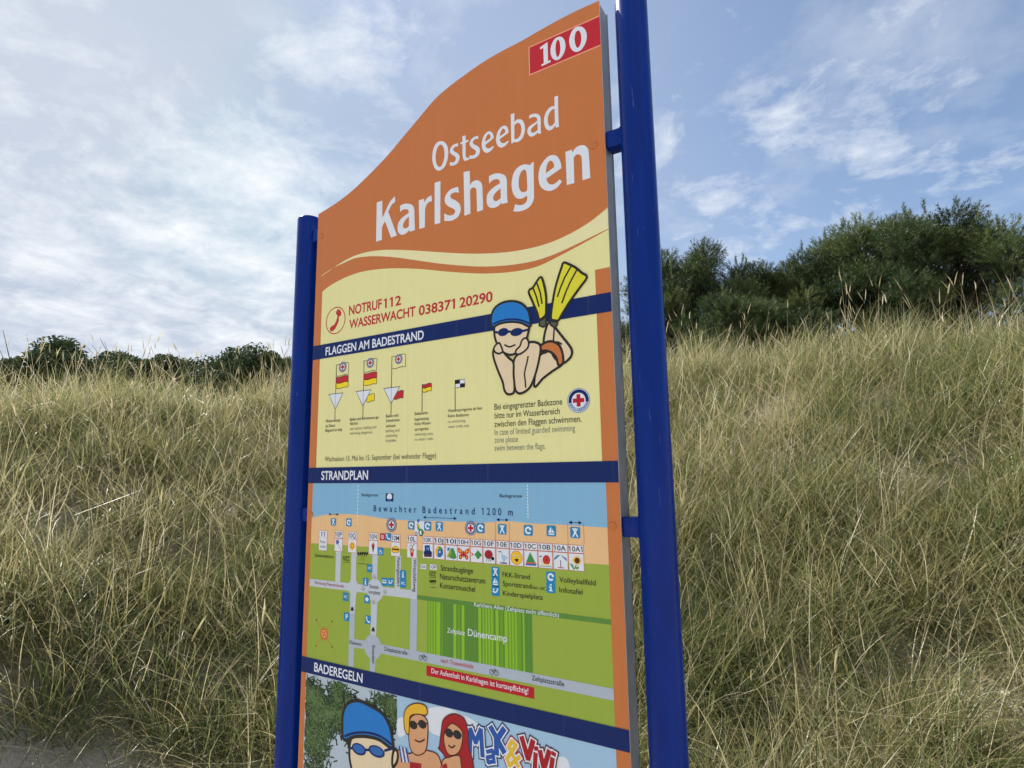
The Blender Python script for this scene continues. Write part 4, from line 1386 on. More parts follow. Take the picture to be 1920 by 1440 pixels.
for lab, l, p, em_, lines in (('11', (180, 590, 270, 664), (172, 672, 268, 812), None, ('Peene-', 'münde')), ('10P', (360, 596, 450, 668), (357, 685, 449, 822), e_kite, None), ('10Q', (518, 610, 615, 682), (512, 694, 612, 836), e_sun, None),
                              ('10N', (758, 620, 858, 692), (753, 708, 858, 857), e_ice, None), ('10M', (1018, 638, 1118, 710), (1012, 728, 1118, 877), e_burger, None), ('10L', (1203, 650, 1313, 722), (1198, 738, 1311, 897), e_drink, None)):
    lb, lt = cell(*l)
    pb, pt = cell(*p)
    lb = ((lb[0] + pb[0]) / 2, lb[1])
    lt = ((lt[0] + pt[0]) / 2, lt[1])
    tile(lab, lb, lt, (lb[0], pb[1]), (lt[0], pt[1]), em_, lines)
vl = [(uv('H', *a)[1] + uv('I', *c)[1]) / 2 for a, c in (((1385, 658), (1405, 738)), ((1385, 736), (1405, 813)), ((1380, 746), (1405, 827)), ((1378, 903), (1405, 1024)))]
xs = [('H', 1382, 1497), ('H', 1515, 1632), ('H', 1650, 1780), ('I', -10, 125), ('I', 138, 268), ('I', 281, 412), ('I', 427, 566), ('I', 581, 726), ('I', 741, 886), ('I', 901, 1054), ('I', 1069, 1226), ('I', 1243, 1406)]
for (crop, a, c), lab, em_ in zip(xs, ('10K', '10J', '10I', '10H', '10G', '10F', '10E', '10D', '10C', '10B', '10A', '10A1'), (e_chair, e_ball, e_tent, e_butterfly, e_fish, e_lady, e_bird, e_smile, e_boat, e_snail, e_parasol, e_sunflower)):
    yy = 830 if crop == 'H' else 880
    ua, uc = uv(crop, a, yy)[0], uv(crop, c, yy)[0]
    tile(lab, (ua, vl[1]), (uc, vl[0]), (ua, vl[3]), (uc, vl[2]), em_)
bw_ = Art('beach_wheelchair_tile', mp_, 5)
a, c = uv('H', 1287, 640), uv('H', 1398, 480)
bw_.rect(a[0], a[1], c[0], c[1], 'white', 1)
m_ = ((a[0] + c[0]) / 2, (a[1] + c[1]) / 2)
bw_.ring((m_[0] + 0.006, m_[1] - 0.011), 0.009, 0.006, 'ink', 2, 20)
bw_.ring((m_[0] - 0.011, m_[1] - 0.014), 0.005, 0.003, 'ink', 2, 16)
bw_.stroke([(m_[0] - 0.006, m_[1] + 0.012), (m_[0] - 0.003, m_[1] - 0.002), (m_[0] + 0.008, m_[1] - 0.004), (m_[0] + 0.011, m_[1] - 0.017)], 0.006, 'icongreen', 2.5)
bw_.stroke([(m_[0] - 0.006, m_[1] + 0.010), (m_[0] + 0.002, m_[1] + 0.004)], 0.005, 'iconyellow', 3)
bw_.disc((m_[0] - 0.004, m_[1] + 0.019), 0.0042, 0.0048, 'iconblue', 3, 14)

# --- poster at the foot
po = Art('rules_poster', sign)
PV0, PV1 = -1.06, -0.5855
PS = (uv('L', 575, 78)[0] + uv('L', 574, 300)[0]) / 2
pn = Art('pine_photograph', po, 1)
pn.rect(ML, PV0, PS, PV1, 'photosky', 0)
rp = random.Random(4)
PIN = lambda p: ML + 0.002 < p[0] < PS - 0.002 and PV0 + 0.002 < p[1] < PV1 - 0.002
BR = []
for k_ in range(44):                                          # boughs hanging in from the top and the left
    if k_ < 26:
        a_, d_ = (rp.uniform(ML, PS), rp.uniform(PV1 - 0.09, PV1 + 0.02)), rp.uniform(-2.2, -0.9)
    else:
        a_, d_ = (rp.uniform(ML - 0.03, ML + 0.012), rp.uniform(PV0 + 0.06, PV1)), rp.uniform(-1.5, -0.2)
    L_ = rp.uniform(0.05, 0.12)
    p_ = [(a_[0] + L_ * t * math.cos(d_ + 0.5 * t * (i_ - .5)), a_[1] + L_ * t * math.sin(d_ + 0.4 * t)) for i_, t in ((0, 0), (0, .33), (1, .66), (1, 1.0))]
    BR.append(p_)
    q_ = [p for p in p_ if PIN(p)]
    if len(q_) > 1:
        pn.stroke(q_, 0.003, 'photobark', 1)
for lvl, key, cnt, ln_, wd in ((0.6, 'photodark', 3600, 0.024, 0.0036), (3.4, 'photomid', 2600, 0.020, 0.0019), (5.4, 'photolight', 1300, 0.015, 0.0014)):
    for k_ in range(cnt):
        p_ = rp.choice(BR)
        t = rp.uniform(0, 2.999)
        a_, c_ = p_[int(t)], p_[int(t) + 1]
        f_ = t - int(t)
        sd = 0.012 if key != 'photodark' else 0.016
        o_ = (a_[0] + (c_[0] - a_[0]) * f_ + rp.gauss(0, sd), a_[1] + (c_[1] - a_[1]) * f_ + rp.gauss(0, sd))
        an = rp.uniform(0, math.tau)
        e_ = (o_[0] + ln_ * rp.uniform(.5, 1) * math.cos(an), o_[1] + ln_ * rp.uniform(.5, 1) * math.sin(an))
        if PIN(o_) and PIN(e_):
            pn.stroke([o_, e_], wd, key, lvl + 0.0007 * k_)
po.rect(PS, PV0, MR, PV1, 'skyprint', 0)
po.rect(PS, PV0, MR, -0.86, 'sandprint', 0.5)
l_ = lambda *a: pts('L', *a)
po.shape(l_((740, 170), (770, 145), (840, 142), (900, 160), (950, 185), (1010, 215), (1040, 250), (1000, 300), (900, 320), (800, 305), (745, 260)), 'white', lv=1)
po.shape(l_((575, 215), (620, 205), (640, 260), (620, 300), (578, 310)), 'white', lv=1)
po.shape(l_((1440, 480), (1480, 445), (1540, 430), (1570, 470), (1560, 520), (1460, 530)), 'white', lv=1)
sw2 = Art('bather_picture', po, 12)
sw2.shape(l_((305, 330), (297, 420), (310, 500), (340, 600), (420, 680), (500, 640), (545, 540), (552, 430), (540, 350), (440, 250), (350, 260)), 'skin', 'outline', OW * 1.3, 0)
sw2.shape(l_((548, 420), (562, 385), (578, 410), (572, 460), (548, 485)), 'skin', 'outline', OW * 1.2, 1.2)
sw2.shape(l_((266, 330), (256, 250), (262, 170), (290, 118), (350, 104), (430, 140), (490, 180), (530, 250), (545, 320), (546, 380), (470, 330), (400, 312), (330, 312)), 'capblue', 'outline', OW * 1.4, 2.4)
sw2.stroke(smooth_line(l_((268, 310), (330, 290), (410, 290), (480, 312), (544, 358))), OW, 'navy', 3.6)
for cx, cy, rx in ((352, 385, 42), (455, 398, 48)):
    c = uv('L', cx, cy)
    sw2.disc(c, uv('L', cx + rx, cy)[0] - c[0], uv('L', cx, cy - 34)[1] - c[1], 'navy', 3.6)
    sw2.disc((c[0], c[1] + 0.001), (uv('L', cx + rx, cy)[0] - c[0]) * 0.8, (uv('L', cx, cy - 34)[1] - c[1]) * 0.72, 'iconblue', 4.2)
sw2.stroke(l_((390, 388), (410, 390)), OW, 'navy', 3.6)
sw2.stroke(l_((500, 394), (548, 380)), OW, 'navy', 3.6)
sw2.stroke(l_((312, 380), (300, 378)), OW, 'navy', 3.6)
sw2.stroke(smooth_line(l_((390, 500), (430, 520), (480, 500))), OW * 0.8, 'outline', 3.6)
mn = Art('beach_couple_picture', po, 12)
mn.shape(l_((575, 400), (640, 410), (700, 395), (760, 395), (810, 420), (835, 500), (840, 620), (580, 620)), 'tan', 'brown', 0.003, 0)
mn.shape(l_((645, 250), (642, 330), (655, 390), (690, 420), (735, 400), (750, 330), (748, 220), (700, 180), (655, 200)), 'tan', 'brown', 0.003, 1.2)
mn.shape(l_((618, 270), (615, 180), (640, 135), (690, 118), (740, 135), (745, 185), (690, 182), (650, 195), (645, 260), (640, 300)), 'blond', 'brown', 0.003, 2.4)
mn.stroke(l_((646, 240), (750, 234)), 0.003, 'ink', 3.4)
for cx, cy in ((668, 244), (720, 240)):
    q_ = uv('L', cx, cy)
    mn.disc(q_, 0.0135, 0.010, 'ink', 3.8)
mn.stroke(smooth_line(l_((676, 330), (705, 342), (735, 328))), 0.004, 'brown', 3.6)
for i in range(5):
    mn.poly(l_((582 + i * 10, 366 + i * 3), (590 + i * 10, 368 + i * 3), (606 + i * 10, 462), (598 + i * 10, 462)), ('logoblue', 'white')[i % 2], 3)
mn.poly(l_((648, 458), (715, 468), (715, 560), (648, 560)), 'redhair', 3)
mn.shape(l_((820, 370), (830, 280), (845, 210), (900, 180), (960, 205), (985, 280), (990, 370), (1015, 470), (1010, 620), (850, 620), (858, 450), (815, 380)), 'redhair', 'brown', 0.003, 4)
mn.shape(l_((850, 290), (848, 350), (870, 410), (905, 420), (940, 390), (955, 320), (945, 270), (890, 235)), 'tan', 'brown', 0.003, 5.2)
mn.stroke(l_((850, 282), (950, 302)), 0.003, 'ink', 6.4)
for cx, cy in ((876, 290), (924, 300)):
    q_ = uv('L', cx, cy)
    mn.disc(q_, 0.0125, 0.010, 'ink', 6.8)
mn.stroke(smooth_line(l_((872, 360), (892, 375), (912, 362))), 0.004, 'brown', 6.4)
mn.shape(l_((835, 460), (880, 430), (930, 420), (945, 460), (950, 620), (835, 620)), 'tan', 'brown', 0.003, 5.2)
mn.poly(l_((836, 475), (862, 465), (880, 560), (840, 560)), 'redhair', 6.4)
lg = Art('logo_lettering', po, 12)
LT = [('logoblue', 'navy', 15, [((996, 416), (1000, 270)), ((1000, 270), (1030, 345)), ((1030, 345), (1060, 272)), ((1060, 272), (1070, 424))]),
      ('logoblue', 'navy', 11, [((1096, 400), (1128, 392)), ((1128, 392), (1138, 462)), ((1134, 425), (1098, 432)), ((1098, 432), (1102, 462)), ((1102, 462), (1138, 455))]),
      ('logoblue', 'navy', 17, [((1118, 258), (1194, 400)), ((1194, 268), (1150, 335)), ((1150, 335), (1152, 412))]),
      ('logoyellow', 'redhair', 11, [((1278, 486), (1222, 372)), ((1222, 372), (1240, 338)), ((1240, 338), (1264, 362)), ((1264, 362), (1212, 440)), ((1212, 440), (1226, 480)), ((1226, 480), (1284, 430))]),
      ('redhair', 'brown', 16, [((1298, 318), (1334, 440)), ((1334, 440), (1362, 338))]),
      ('redhair', 'brown', 14, [((1378, 412), (1374, 490)), ((1381, 376), (1382, 386))]),
      ('redhair', 'brown', 15, [((1404, 398), (1426, 500)), ((1426, 500), (1456, 396))]),
      ('redhair', 'brown', 14, [((1476, 440), (1466, 520)), ((1484, 408), (1482, 416))])]
for i_, (key, dark, wd, segs) in enumerate(LT):
    w0 = uv('L', 1200 + wd, 400)[0] - uv('L', 1200, 400)[0]
    w0 *= 1.7
    for ext, kk, lv in ((0.0115, dark, 0), (0.0062, 'white', 1.5), (0.0, key, 3)):
        for k_, (a, c) in enumerate(segs):
            a_, c_ = uv('L', *a), uv('L', *c)
            d_ = Vector((c_[0] - a_[0], c_[1] - a_[1])).normalized() * (ext / 2 + w0 * 0.25)
            lg.stroke([(a_[0] - d_.x, a_[1] - d_.y), (c_[0] + d_.x, c_[1] + d_.y)], w0 + ext, kk, lv + i_ * 0.1 + k_ * 0.02)
finish_art()

#ENVIRONMENT
# ------------------------------------------------------------------ terrain
HEAD = math.atan2(0.845, -0.514)            # compass direction the photograph looks in
TC = (CAM.x, CAM.y)


def terrain_np(x, y):
    """height of the sand: flat path at the sign, a dune rising behind it, a plateau beyond the crest"""
    dx, dy = x - TC[0], y - TC[1]
    r = np.hypot(dx, dy)
    a = np.arctan2(dy, dx) - HEAD
    a = (a + np.pi) % (2 * np.pi) - np.pi            # positive = left
    r1 = 7.6 + 0.5 * np.sin(a * 2.3 + 0.6) + 0.35 * np.sin(a * 5.1 + 2.0)
    r0 = 2.75 + 0.15 * np.sin(a * 3.0)
    H = 2.62 + 0.10 * np.sin(a * 3.7 + 1.0) - 0.95 * np.clip(a, 0, 0.45)
    t = np.clip((r - r0) / (r1 - r0), 0, 1)
    prof = 0.55 * t + 0.45 * t * t * (3 - 2 * t)
    front = np.clip((1.95 - np.abs(a)) / 0.75, 0, 1)
    front = front * front * (3 - 2 * front)
    h = H * prof * front
    h = h - 0.012 * np.clip(r - r1 - 1.5, 0, 40) * front
    bump = 0.10 * np.sin(x * 2.1 + 0.7 * y + 1.0) * np.sin(y * 1.7 - 0.5 * x) + 0.05 * np.sin(x * 5.3 - y * 2.2) * np.sin(y * 4.9 + x * 1.3)
    h = h + bump * np.clip((r - 2.6) / 1.5, 0, 1) * (0.25 + 0.75 * front)
    return h


def terrain_mesh():
    rs = np.concatenate([np.linspace(0.0, 12, 150)[1:], np.geomspace(12.3, 1200, 60)])
    na = 260
    an = np.linspace(0, 2 * np.pi, na, endpoint=False)
    RR, AA = np.meshgrid(rs, an, indexing='ij')
    X, Y = TC[0] + RR * np.cos(AA), TC[1] + RR * np.sin(AA)
    Zv = terrain_np(X, Y)
    Zv = np.where(RR > 60, np.minimum(Zv, 1.2), Zv)
    v = np.stack([X, Y, Zv], -1).reshape(-1, 3)
    v = np.vstack([v, [[TC[0], TC[1], 0.0]]])
    nr = len(rs)
    i, j = np.meshgrid(np.arange(nr - 1), np.arange(na), indexing='ij')
    j2 = (j + 1) % na
    q = np.stack([i * na + j, (i + 1) * na + j, (i + 1) * na + j2, i * na + j2], -1).reshape(-1, 4)
    f = [tuple(t) for t in q.tolist()] + [(len(v) - 1, k, (k + 1) % na) for k in range(na)]
    me = bpy.data.meshes.new('dune_ground')
    me.from_pydata(v.tolist(), [], f)
    for p in me.polygons:
        p.use_smooth = True
    return me


def sand_mat():
    m, b, p = new_mat('dune_sand')
    tc = b.n('ShaderNodeTexCoord')
    n1 = b.noise(tc.outputs['Object'], 2.2, 6, 0.6)
    n2 = b.noise(tc.outputs['Object'], 38, 6, 0.7)
    n3 = b.noise(tc.outputs['Object'], 420, 2, 0.5)
    f = b.math('ADD', b.math('MULTIPLY', n1, 0.45), b.math('MULTIPLY', n2, 0.55))
    col = b.ramp(f, [(0.3, (0.38, 0.335, 0.265)), (0.5, (0.54, 0.485, 0.40)), (0.7, (0.64, 0.585, 0.49))])
    col = b.mix(b.ramp(n2, [(0.60, 0.0), (0.75, 0.55)]), col, (0.16, 0.125, 0.085))
    b.l(col, p.inputs['Base Color'])
    p.inputs['Roughness'].default_value = 0.95
    bp = b.n('ShaderNodeBump')
    bp.inputs['Strength'].default_value = 0.8
    bp.inputs['Distance'].default_value = 0.03
    n4 = b.noise(tc.outputs['Object'], 5.5, 2, 0.5, 0.6)
    b.l(b.math('ADD', b.math('ADD', n2, b.math('MULTIPLY', n3, 0.25)), b.math('MULTIPLY', n4, 1.6)), bp.inputs['Height'])
    b.l(bp.outputs[0], p.inputs['Normal'])
    return m


gm = terrain_mesh()
gm.materials.append(sand_mat())
go = link('dune_ground', gm)
go['kind'] = 'structure'


# ------------------------------------------------------------------ marram grass
def blade_mat(name, stops, transl=0.38, rough=0.36, spec=0.4):
    m = bpy.data.materials.new(name)
    m.use_nodes = True
    m.node_tree.nodes.clear()
    b = NB(m.node_tree)
    at = b.n('ShaderNodeAttribute', attribute_name='tint')
    col = b.ramp(at.outputs['Fac'], stops)
    p = b.n('ShaderNodeBsdfPrincipled')
    p.inputs['Roughness'].default_value = rough
    p.inputs['Specular IOR Level'].default_value = spec
    b.l(col, p.inputs['Base Color'])
    tr = b.n('ShaderNodeBsdfTranslucent')
    b.l(col, tr.inputs['Color'])
    mx = b.n('ShaderNodeMixShader')
    mx.inputs[0].default_value = transl
    b.l(p.outputs[0], mx.inputs[1])
    b.l(tr.outputs[0], mx.inputs[2])
    out = b.n('ShaderNodeOutputMaterial')
    b.l(mx.outputs[0], out.inputs[0])
    return m


GRASS = blade_mat('marram_blades', [(0.0, (0.065, 0.110, 0.032)), (0.22, (0.125, 0.170, 0.058)), (0.42, (0.245, 0.250, 0.098)), (0.62, (0.390, 0.345, 0.165)), (0.85, (0.540, 0.475, 0.290)), (1.0, (0.640, 0.580, 0.420))], 0.45)


def strands(root, length, az, lean, bend, width, tint, nseg, twist=None, flat_mat=None, name='grass'):
    """curved tapering blades; all arrays have one entry per blade"""
    n = len(length)
    P = np.zeros((n, nseg + 1, 3))
    P[:, 0] = root
    hx, hy = np.cos(az), np.sin(az)
    sag = rng.normal(0, 0.12, n)
    for k in range(nseg):
        t = (k + 0.5) / nseg
        th = lean + bend * t ** 1.35
        aa = az + sag * k
        st = length / nseg
        P[:, k + 1, 0] = P[:, k, 0] + st * np.sin(th) * np.cos(aa)
        P[:, k + 1, 1] = P[:, k, 1] + st * np.sin(th) * np.sin(aa)
        P[:, k + 1, 2] = P[:, k, 2] + st * np.cos(th)
    if twist is None:
        twist = rng.uniform(0, np.pi, n)
    wx, wy = np.cos(az + np.pi / 2 + (twist - np.pi / 2) * 0.6), np.sin(az + np.pi / 2 + (twist - np.pi / 2) * 0.6)
    V = np.zeros((n, nseg, 2, 3))
    for k in range(nseg):
        t = k / nseg
        ww = width * (1 - 0.82 * t ** 1.6) * 0.5
        for sgn, idx in ((-1, 0), (1, 1)):
            V[:, k, idx] = P[:, k]
            V[:, k, idx, 0] += sgn * ww * wx
            V[:, k, idx, 1] += sgn * ww * wy
    per = nseg * 2 + 1
    verts = np.concatenate([V.reshape(n, nseg * 2, 3), P[:, -1:, :]], 1).reshape(-1, 3)
    base = np.arange(n) * per
    quads = []
    for k in range(nseg - 1):
        quads.append(np.stack([base + 2 * k, base + 2 * k + 1, base + 2 * k + 3, base + 2 * k + 2], 1))
    quads = np.stack(quads, 1).reshape(-1, 4) if quads else np.zeros((0, 4), int)
    tris = np.stack([base + 2 * (nseg - 1), base + 2 * (nseg - 1) + 1, base + per - 1], 1)
    return verts, quads, tris, np.repeat(tint, per)


def mesh_from(name, parts, mat):
    off = 0
    Vs, Q, T, C = [], [], [], []
    for v, q, t, c in parts:
        Vs.append(v)
        Q.append(q + off)
        T.append(t + off)
        C.append(c)
        off += len(v)
    Vs, Q, T, C = np.concatenate(Vs), np.concatenate(Q), np.concatenate(T), np.concatenate(C)
    me = bpy.data.meshes.new(name)
    me.vertices.add(len(Vs))
    me.vertices.foreach_set('co', Vs.astype(np.float32).ravel())
    nl_ = len(Q) * 4 + len(T) * 3
    me.loops.add(nl_)
    me.loops.foreach_set('vertex_index', np.concatenate([Q.ravel(), T.ravel()]).astype(np.int32))
    me.polygons.add(len(Q) + len(T))
    me.polygons.foreach_set('loop_start', np.concatenate([np.arange(len(Q)) * 4, len(Q) * 4 + np.arange(len(T)) * 3]).astype(np.int32))
    at = me.attributes.new('tint', 'FLOAT', 'POINT')
    at.data.foreach_set('value', C.astype(np.float32))
    me.materials.append(mat)
    me.update(calc_edges=True)
    return me


def vnoise(x, y, s, seed):
    r_ = np.random.default_rng(seed)
    ph = r_.uniform(0, 6.28, 8)
    k = r_.normal(0, 1, (8, 2)) * s
    v = sum(np.sin(x * k[i, 0] + y * k[i, 1] + ph[i]) for i in range(8))
    return v / 4.0


def scatter(n, r_lo, r_hi, a_lo, a_hi):
    r = np.sqrt(rng.uniform(r_lo ** 2, r_hi ** 2, n))
    a = HEAD + rng.uniform(a_lo, a_hi, n)
    return TC[0] + r * np.cos(a), TC[1] + r * np.sin(a), r


def grassy(x, y):
    """the trodden strip in front of the board stays bare"""
    return y > 0.42 - 0.75 * np.clip(-x - 1.3, 0, 6) - 0.9 * np.clip(x - 3.2, 0, 6)


def grass_field():
    parts = []
    A0, A1 = R(-62), R(60)

    def tufts(nt_, r_lo, r_hi, per, L, wd, tint_mu, nseg, spread=0.13, lean_mu=0.30, thr=-0.9, wind=0.35):
        x, y, r = scatter(nt_, r_lo, r_hi, A0, A1)
        dens = vnoise(x, y, 1.3, 3)
        keep = (dens + rng.normal(0, 0.25, nt_) > thr) & grassy(x, y)
        x, y = x[keep], y[keep]
        m = len(x)
        cnt = per
        tx = np.repeat(x, cnt)
        ty = np.repeat(y, cnt)
        N = m * cnt
        ta = rng.uniform(0, 6.283, N)
        tr_ = spread * np.sqrt(rng.uniform(0, 1, N))
        bx, by = tx + tr_ * np.cos(ta), ty + tr_ * np.sin(ta)
        bz = terrain_np(bx, by) - 0.015
        tuft_l = np.repeat(rng.uniform(0.7, 1.15, m), cnt)
        ln_ = L * tuft_l * rng.uniform(0.45, 1.1, N)
        # leaves fan out of the tuft and are combed by the wind (towards +X, a little towards the viewer)
        az = ta + rng.normal(0, 1.0, N)
        wdir = R(-20)
        vx, vy = np.cos(az) + wind * np.cos(wdir), np.sin(az) + wind * np.sin(wdir)
        az = np.arctan2(vy, vx)
        lean = np.abs(rng.normal(lean_mu, 0.22, N)) * (0.5 + tr_ / spread)
        bend = np.abs(rng.normal(0.75, 0.5, N))
        bend = np.where(rng.uniform(0, 1, N) < 0.12, bend + 1.1, bend)
        tt = np.repeat(rng.normal(0, 0.10, m), cnt) + rng.normal(tint_mu, 0.25, N) + 0.13 * np.repeat(vnoise(x, y, 1.5, 9), cnt)
        tt = np.clip(tt, 0, 1)
        w_ = wd * rng.uniform(0.6, 1.35, N)
        parts.append(strands(np.stack([bx, by, bz], 1), ln_, az, lean, bend, w_, tt, nseg))

    def litter(n, r_lo, r_hi, L, wd, tint_mu, thr=-1.2):
        """dead leaves lying matted on the sand"""
        x, y, r = scatter(n, r_lo, r_hi, A0, A1)
        keep = (vnoise(x, y, 1.3, 3) > thr) & (grassy(x, y) | ((rng.uniform(0, 1, n) < 0.25) & (y > 0.1 - 0.9 * np.clip(-x - 0.6, 0, 9))))
        x, y = x[keep], y[keep]
        m = len(x)
        z = terrain_np(x, y) + rng.uniform(0.0, 0.07, m)
        parts.append(strands(np.stack([x, y, z], 1), L * rng.uniform(0.4, 1.2, m), rng.uniform(0, 6.283, m), rng.uniform(0.9, 1.5, m), rng.uniform(0.1, 0.8, m), wd * rng.uniform(0.6, 1.3, m), np.clip(rng.normal(tint_mu, 0.2, m), 0, 1), 4))

    tufts(620, 2.0, 4.8, 80, 0.74, 0.0048, 0.37, 7, thr=-0.8, lean_mu=0.48)
    tufts(1300, 4.2, 7.6, 62, 0.70, 0.0054, 0.43, 6, thr=-1.15, lean_mu=0.48)
    tufts(1500, 7.0, 11.5, 48, 0.68, 0.0066, 0.43, 5, thr=-1.3, lean_mu=0.44)
    tufts(1200, 11.0, 20.0, 26, 0.62, 0.009, 0.40, 4, thr=-2)
    # flowering stalks and straw that stand clear of the leaves
    tufts(3200, 2.4, 9.5, 4, 0.92, 0.0044, 0.84, 7, spread=0.10, lean_mu=0.18, thr=-0.7, wind=0.3)
    litter(22000, 2.0, 5.0, 0.42, 0.0052, 0.56)
    litter(34000, 4.6, 9.0, 0.48, 0.0060, 0.70)
    # flowering stems: a stiff stalk with a pale spike
    x, y, r = scatter(900, 2.8, 10.5, A0, A1)
    kp = grassy(x, y) & (vnoise(x, y, 0.8, 21) > -0.2)
    x, y = x[kp], y[kp]
    m = len(x)
    az, le, be = rng.uniform(0, 6.283, m), np.abs(rng.normal(0.10, 0.08, m)), np.abs(rng.normal(0.18, 0.12, m))
    tt = np.clip(rng.normal(0.74, 0.1, m), 0, 1)
    st = strands(np.stack([x, y, terrain_np(x, y)], 1), rng.uniform(0.62, 0.98, m), az, le, be, np.full(m, 0.0058), tt, 5)
    parts.append(st)
    tips = st[0][10::11]
    for rot in (0.0, 1.57):
        sp = strands(tips - np.array([0, 0, 0.03]), rng.uniform(0.09, 0.17, m), az, le + be, np.full(m, 0.1), np.full(m, 0.004), np.clip(tt + 0.12, 0, 1), 5, twist=np.full(m, rot))
        v = sp[0].reshape(m, 11, 3)
        mid = (v[:, 0:10:2] + v[:, 1:10:2]) / 2
        for k in range(5):                                   # spindle outline
            f = (0.8, 2.6, 3.4, 3.2, 2.6)[k]
            v[:, 2 * k] = mid[:, k] + (v[:, 2 * k] - mid[:, k]) * f
            v[:, 2 * k + 1] = mid[:, k] + (v[:, 2 * k + 1] - mid[:, k]) * f
        parts.append((v.reshape(-1, 3), sp[1], sp[2], sp[3]))
    for n_, lo_r, hi_r, wd in ((2200, 2.1, 5.0, 0.0045), (5500, 4.6, 10.0, 0.0062)):        # loose straw caught across the tufts
        x, y, r = scatter(n_, lo_r, hi_r, A0, A1)
        kp = grassy(x, y)
        x, y = x[kp], y[kp]
        m = len(x)
        parts.append(strands(np.stack([x, y, terrain_np(x, y) + rng.uniform(0.02, 0.5, m) ** 1.2], 1), rng.uniform(0.2, 0.62, m), rng.uniform(0, 6.283, m), rng.uniform(0.7, 1.9, m), rng.normal(0.2, 0.5, m), wd * rng.uniform(0.5, 1.2, m), np.clip(rng.normal(0.86, 0.14, m), 0, 1), 4))
    me = mesh_from('marram_grass', parts, GRASS)
    o = link('marram_grass', me)
    o['kind'] = 'stuff'
    return o


grass_field()


# ------------------------------------------------------------------ trees
def bark_mat():
    m, b, p = new_mat('pine_bark')
    tc = b.n('ShaderNodeTexCoord')
    mp = b.n('ShaderNodeMapping')
    mp.inputs['Scale'].default_value = (1, 1, 0.3)
    b.l(tc.outputs['Object'], mp.inputs['Vector'])
    n = b.noise(mp.outputs[0], 22, 6, 0.7)
    b.l(b.ramp(n, [(0.35, (0.035, 0.026, 0.020)), (0.65, (0.12, 0.085, 0.06))]), p.inputs['Base Color'])
    p.inputs['Roughness'].default_value = 0.95
    bp = b.n('ShaderNodeBump')
    bp.inputs['Distance'].default_value = 0.03
    b.l(n, bp.inputs['Height'])
    b.l(bp.outputs[0], p.inputs['Normal'])
    return m


BARK = bark_mat()
NEEDLE = blade_mat('pine_needles', [(0.0, (0.018, 0.036, 0.014)), (0.5, (0.054, 0.092, 0.028)), (1.0, (0.150, 0.190, 0.062))], 0.3, 0.5)
LEAF = blade_mat('shrub_leaves', [(0.0, (0.030, 0.050, 0.022)), (0.6, (0.055, 0.085, 0.035)), (1.0, (0.085, 0.115, 0.050))], 0.25, 0.6, 0.15)


def limb(bm, p, r, n=7):
    rings = []
    for i, c in enumerate(p):
        a = p[max(0, i - 1)]
        d = p[min(len(p) - 1, i + 1)]
        t = (d - a).normalized()
        u = t.orthogonal().normalized()
        w_ = t.cross(u)
        rings.append([bm.verts.new(c + (u * math.cos(k * math.tau / n) + w_ * math.sin(k * math.tau / n)) * r[i]) for k in range(n)])
    for a, c in zip(rings, rings[1:]):
        for k in range(n):
            bm.faces.new((a[k], a[(k + 1) % n], c[(k + 1) % n], c[k]))
    bm.faces.new(rings[-1])


def wander(p0, p1, n, amp, rr):
    out = []
    d = (p1 - p0)
    for i in range(n + 1):
        t = i / n
        k = amp * math.sin(math.pi * t) * d.length
        out.append(p0 + d * t + Vector((rr.uniform(-k, k), rr.uniform(-k, k), rr.uniform(-k, k) * 0.6)))
    return out


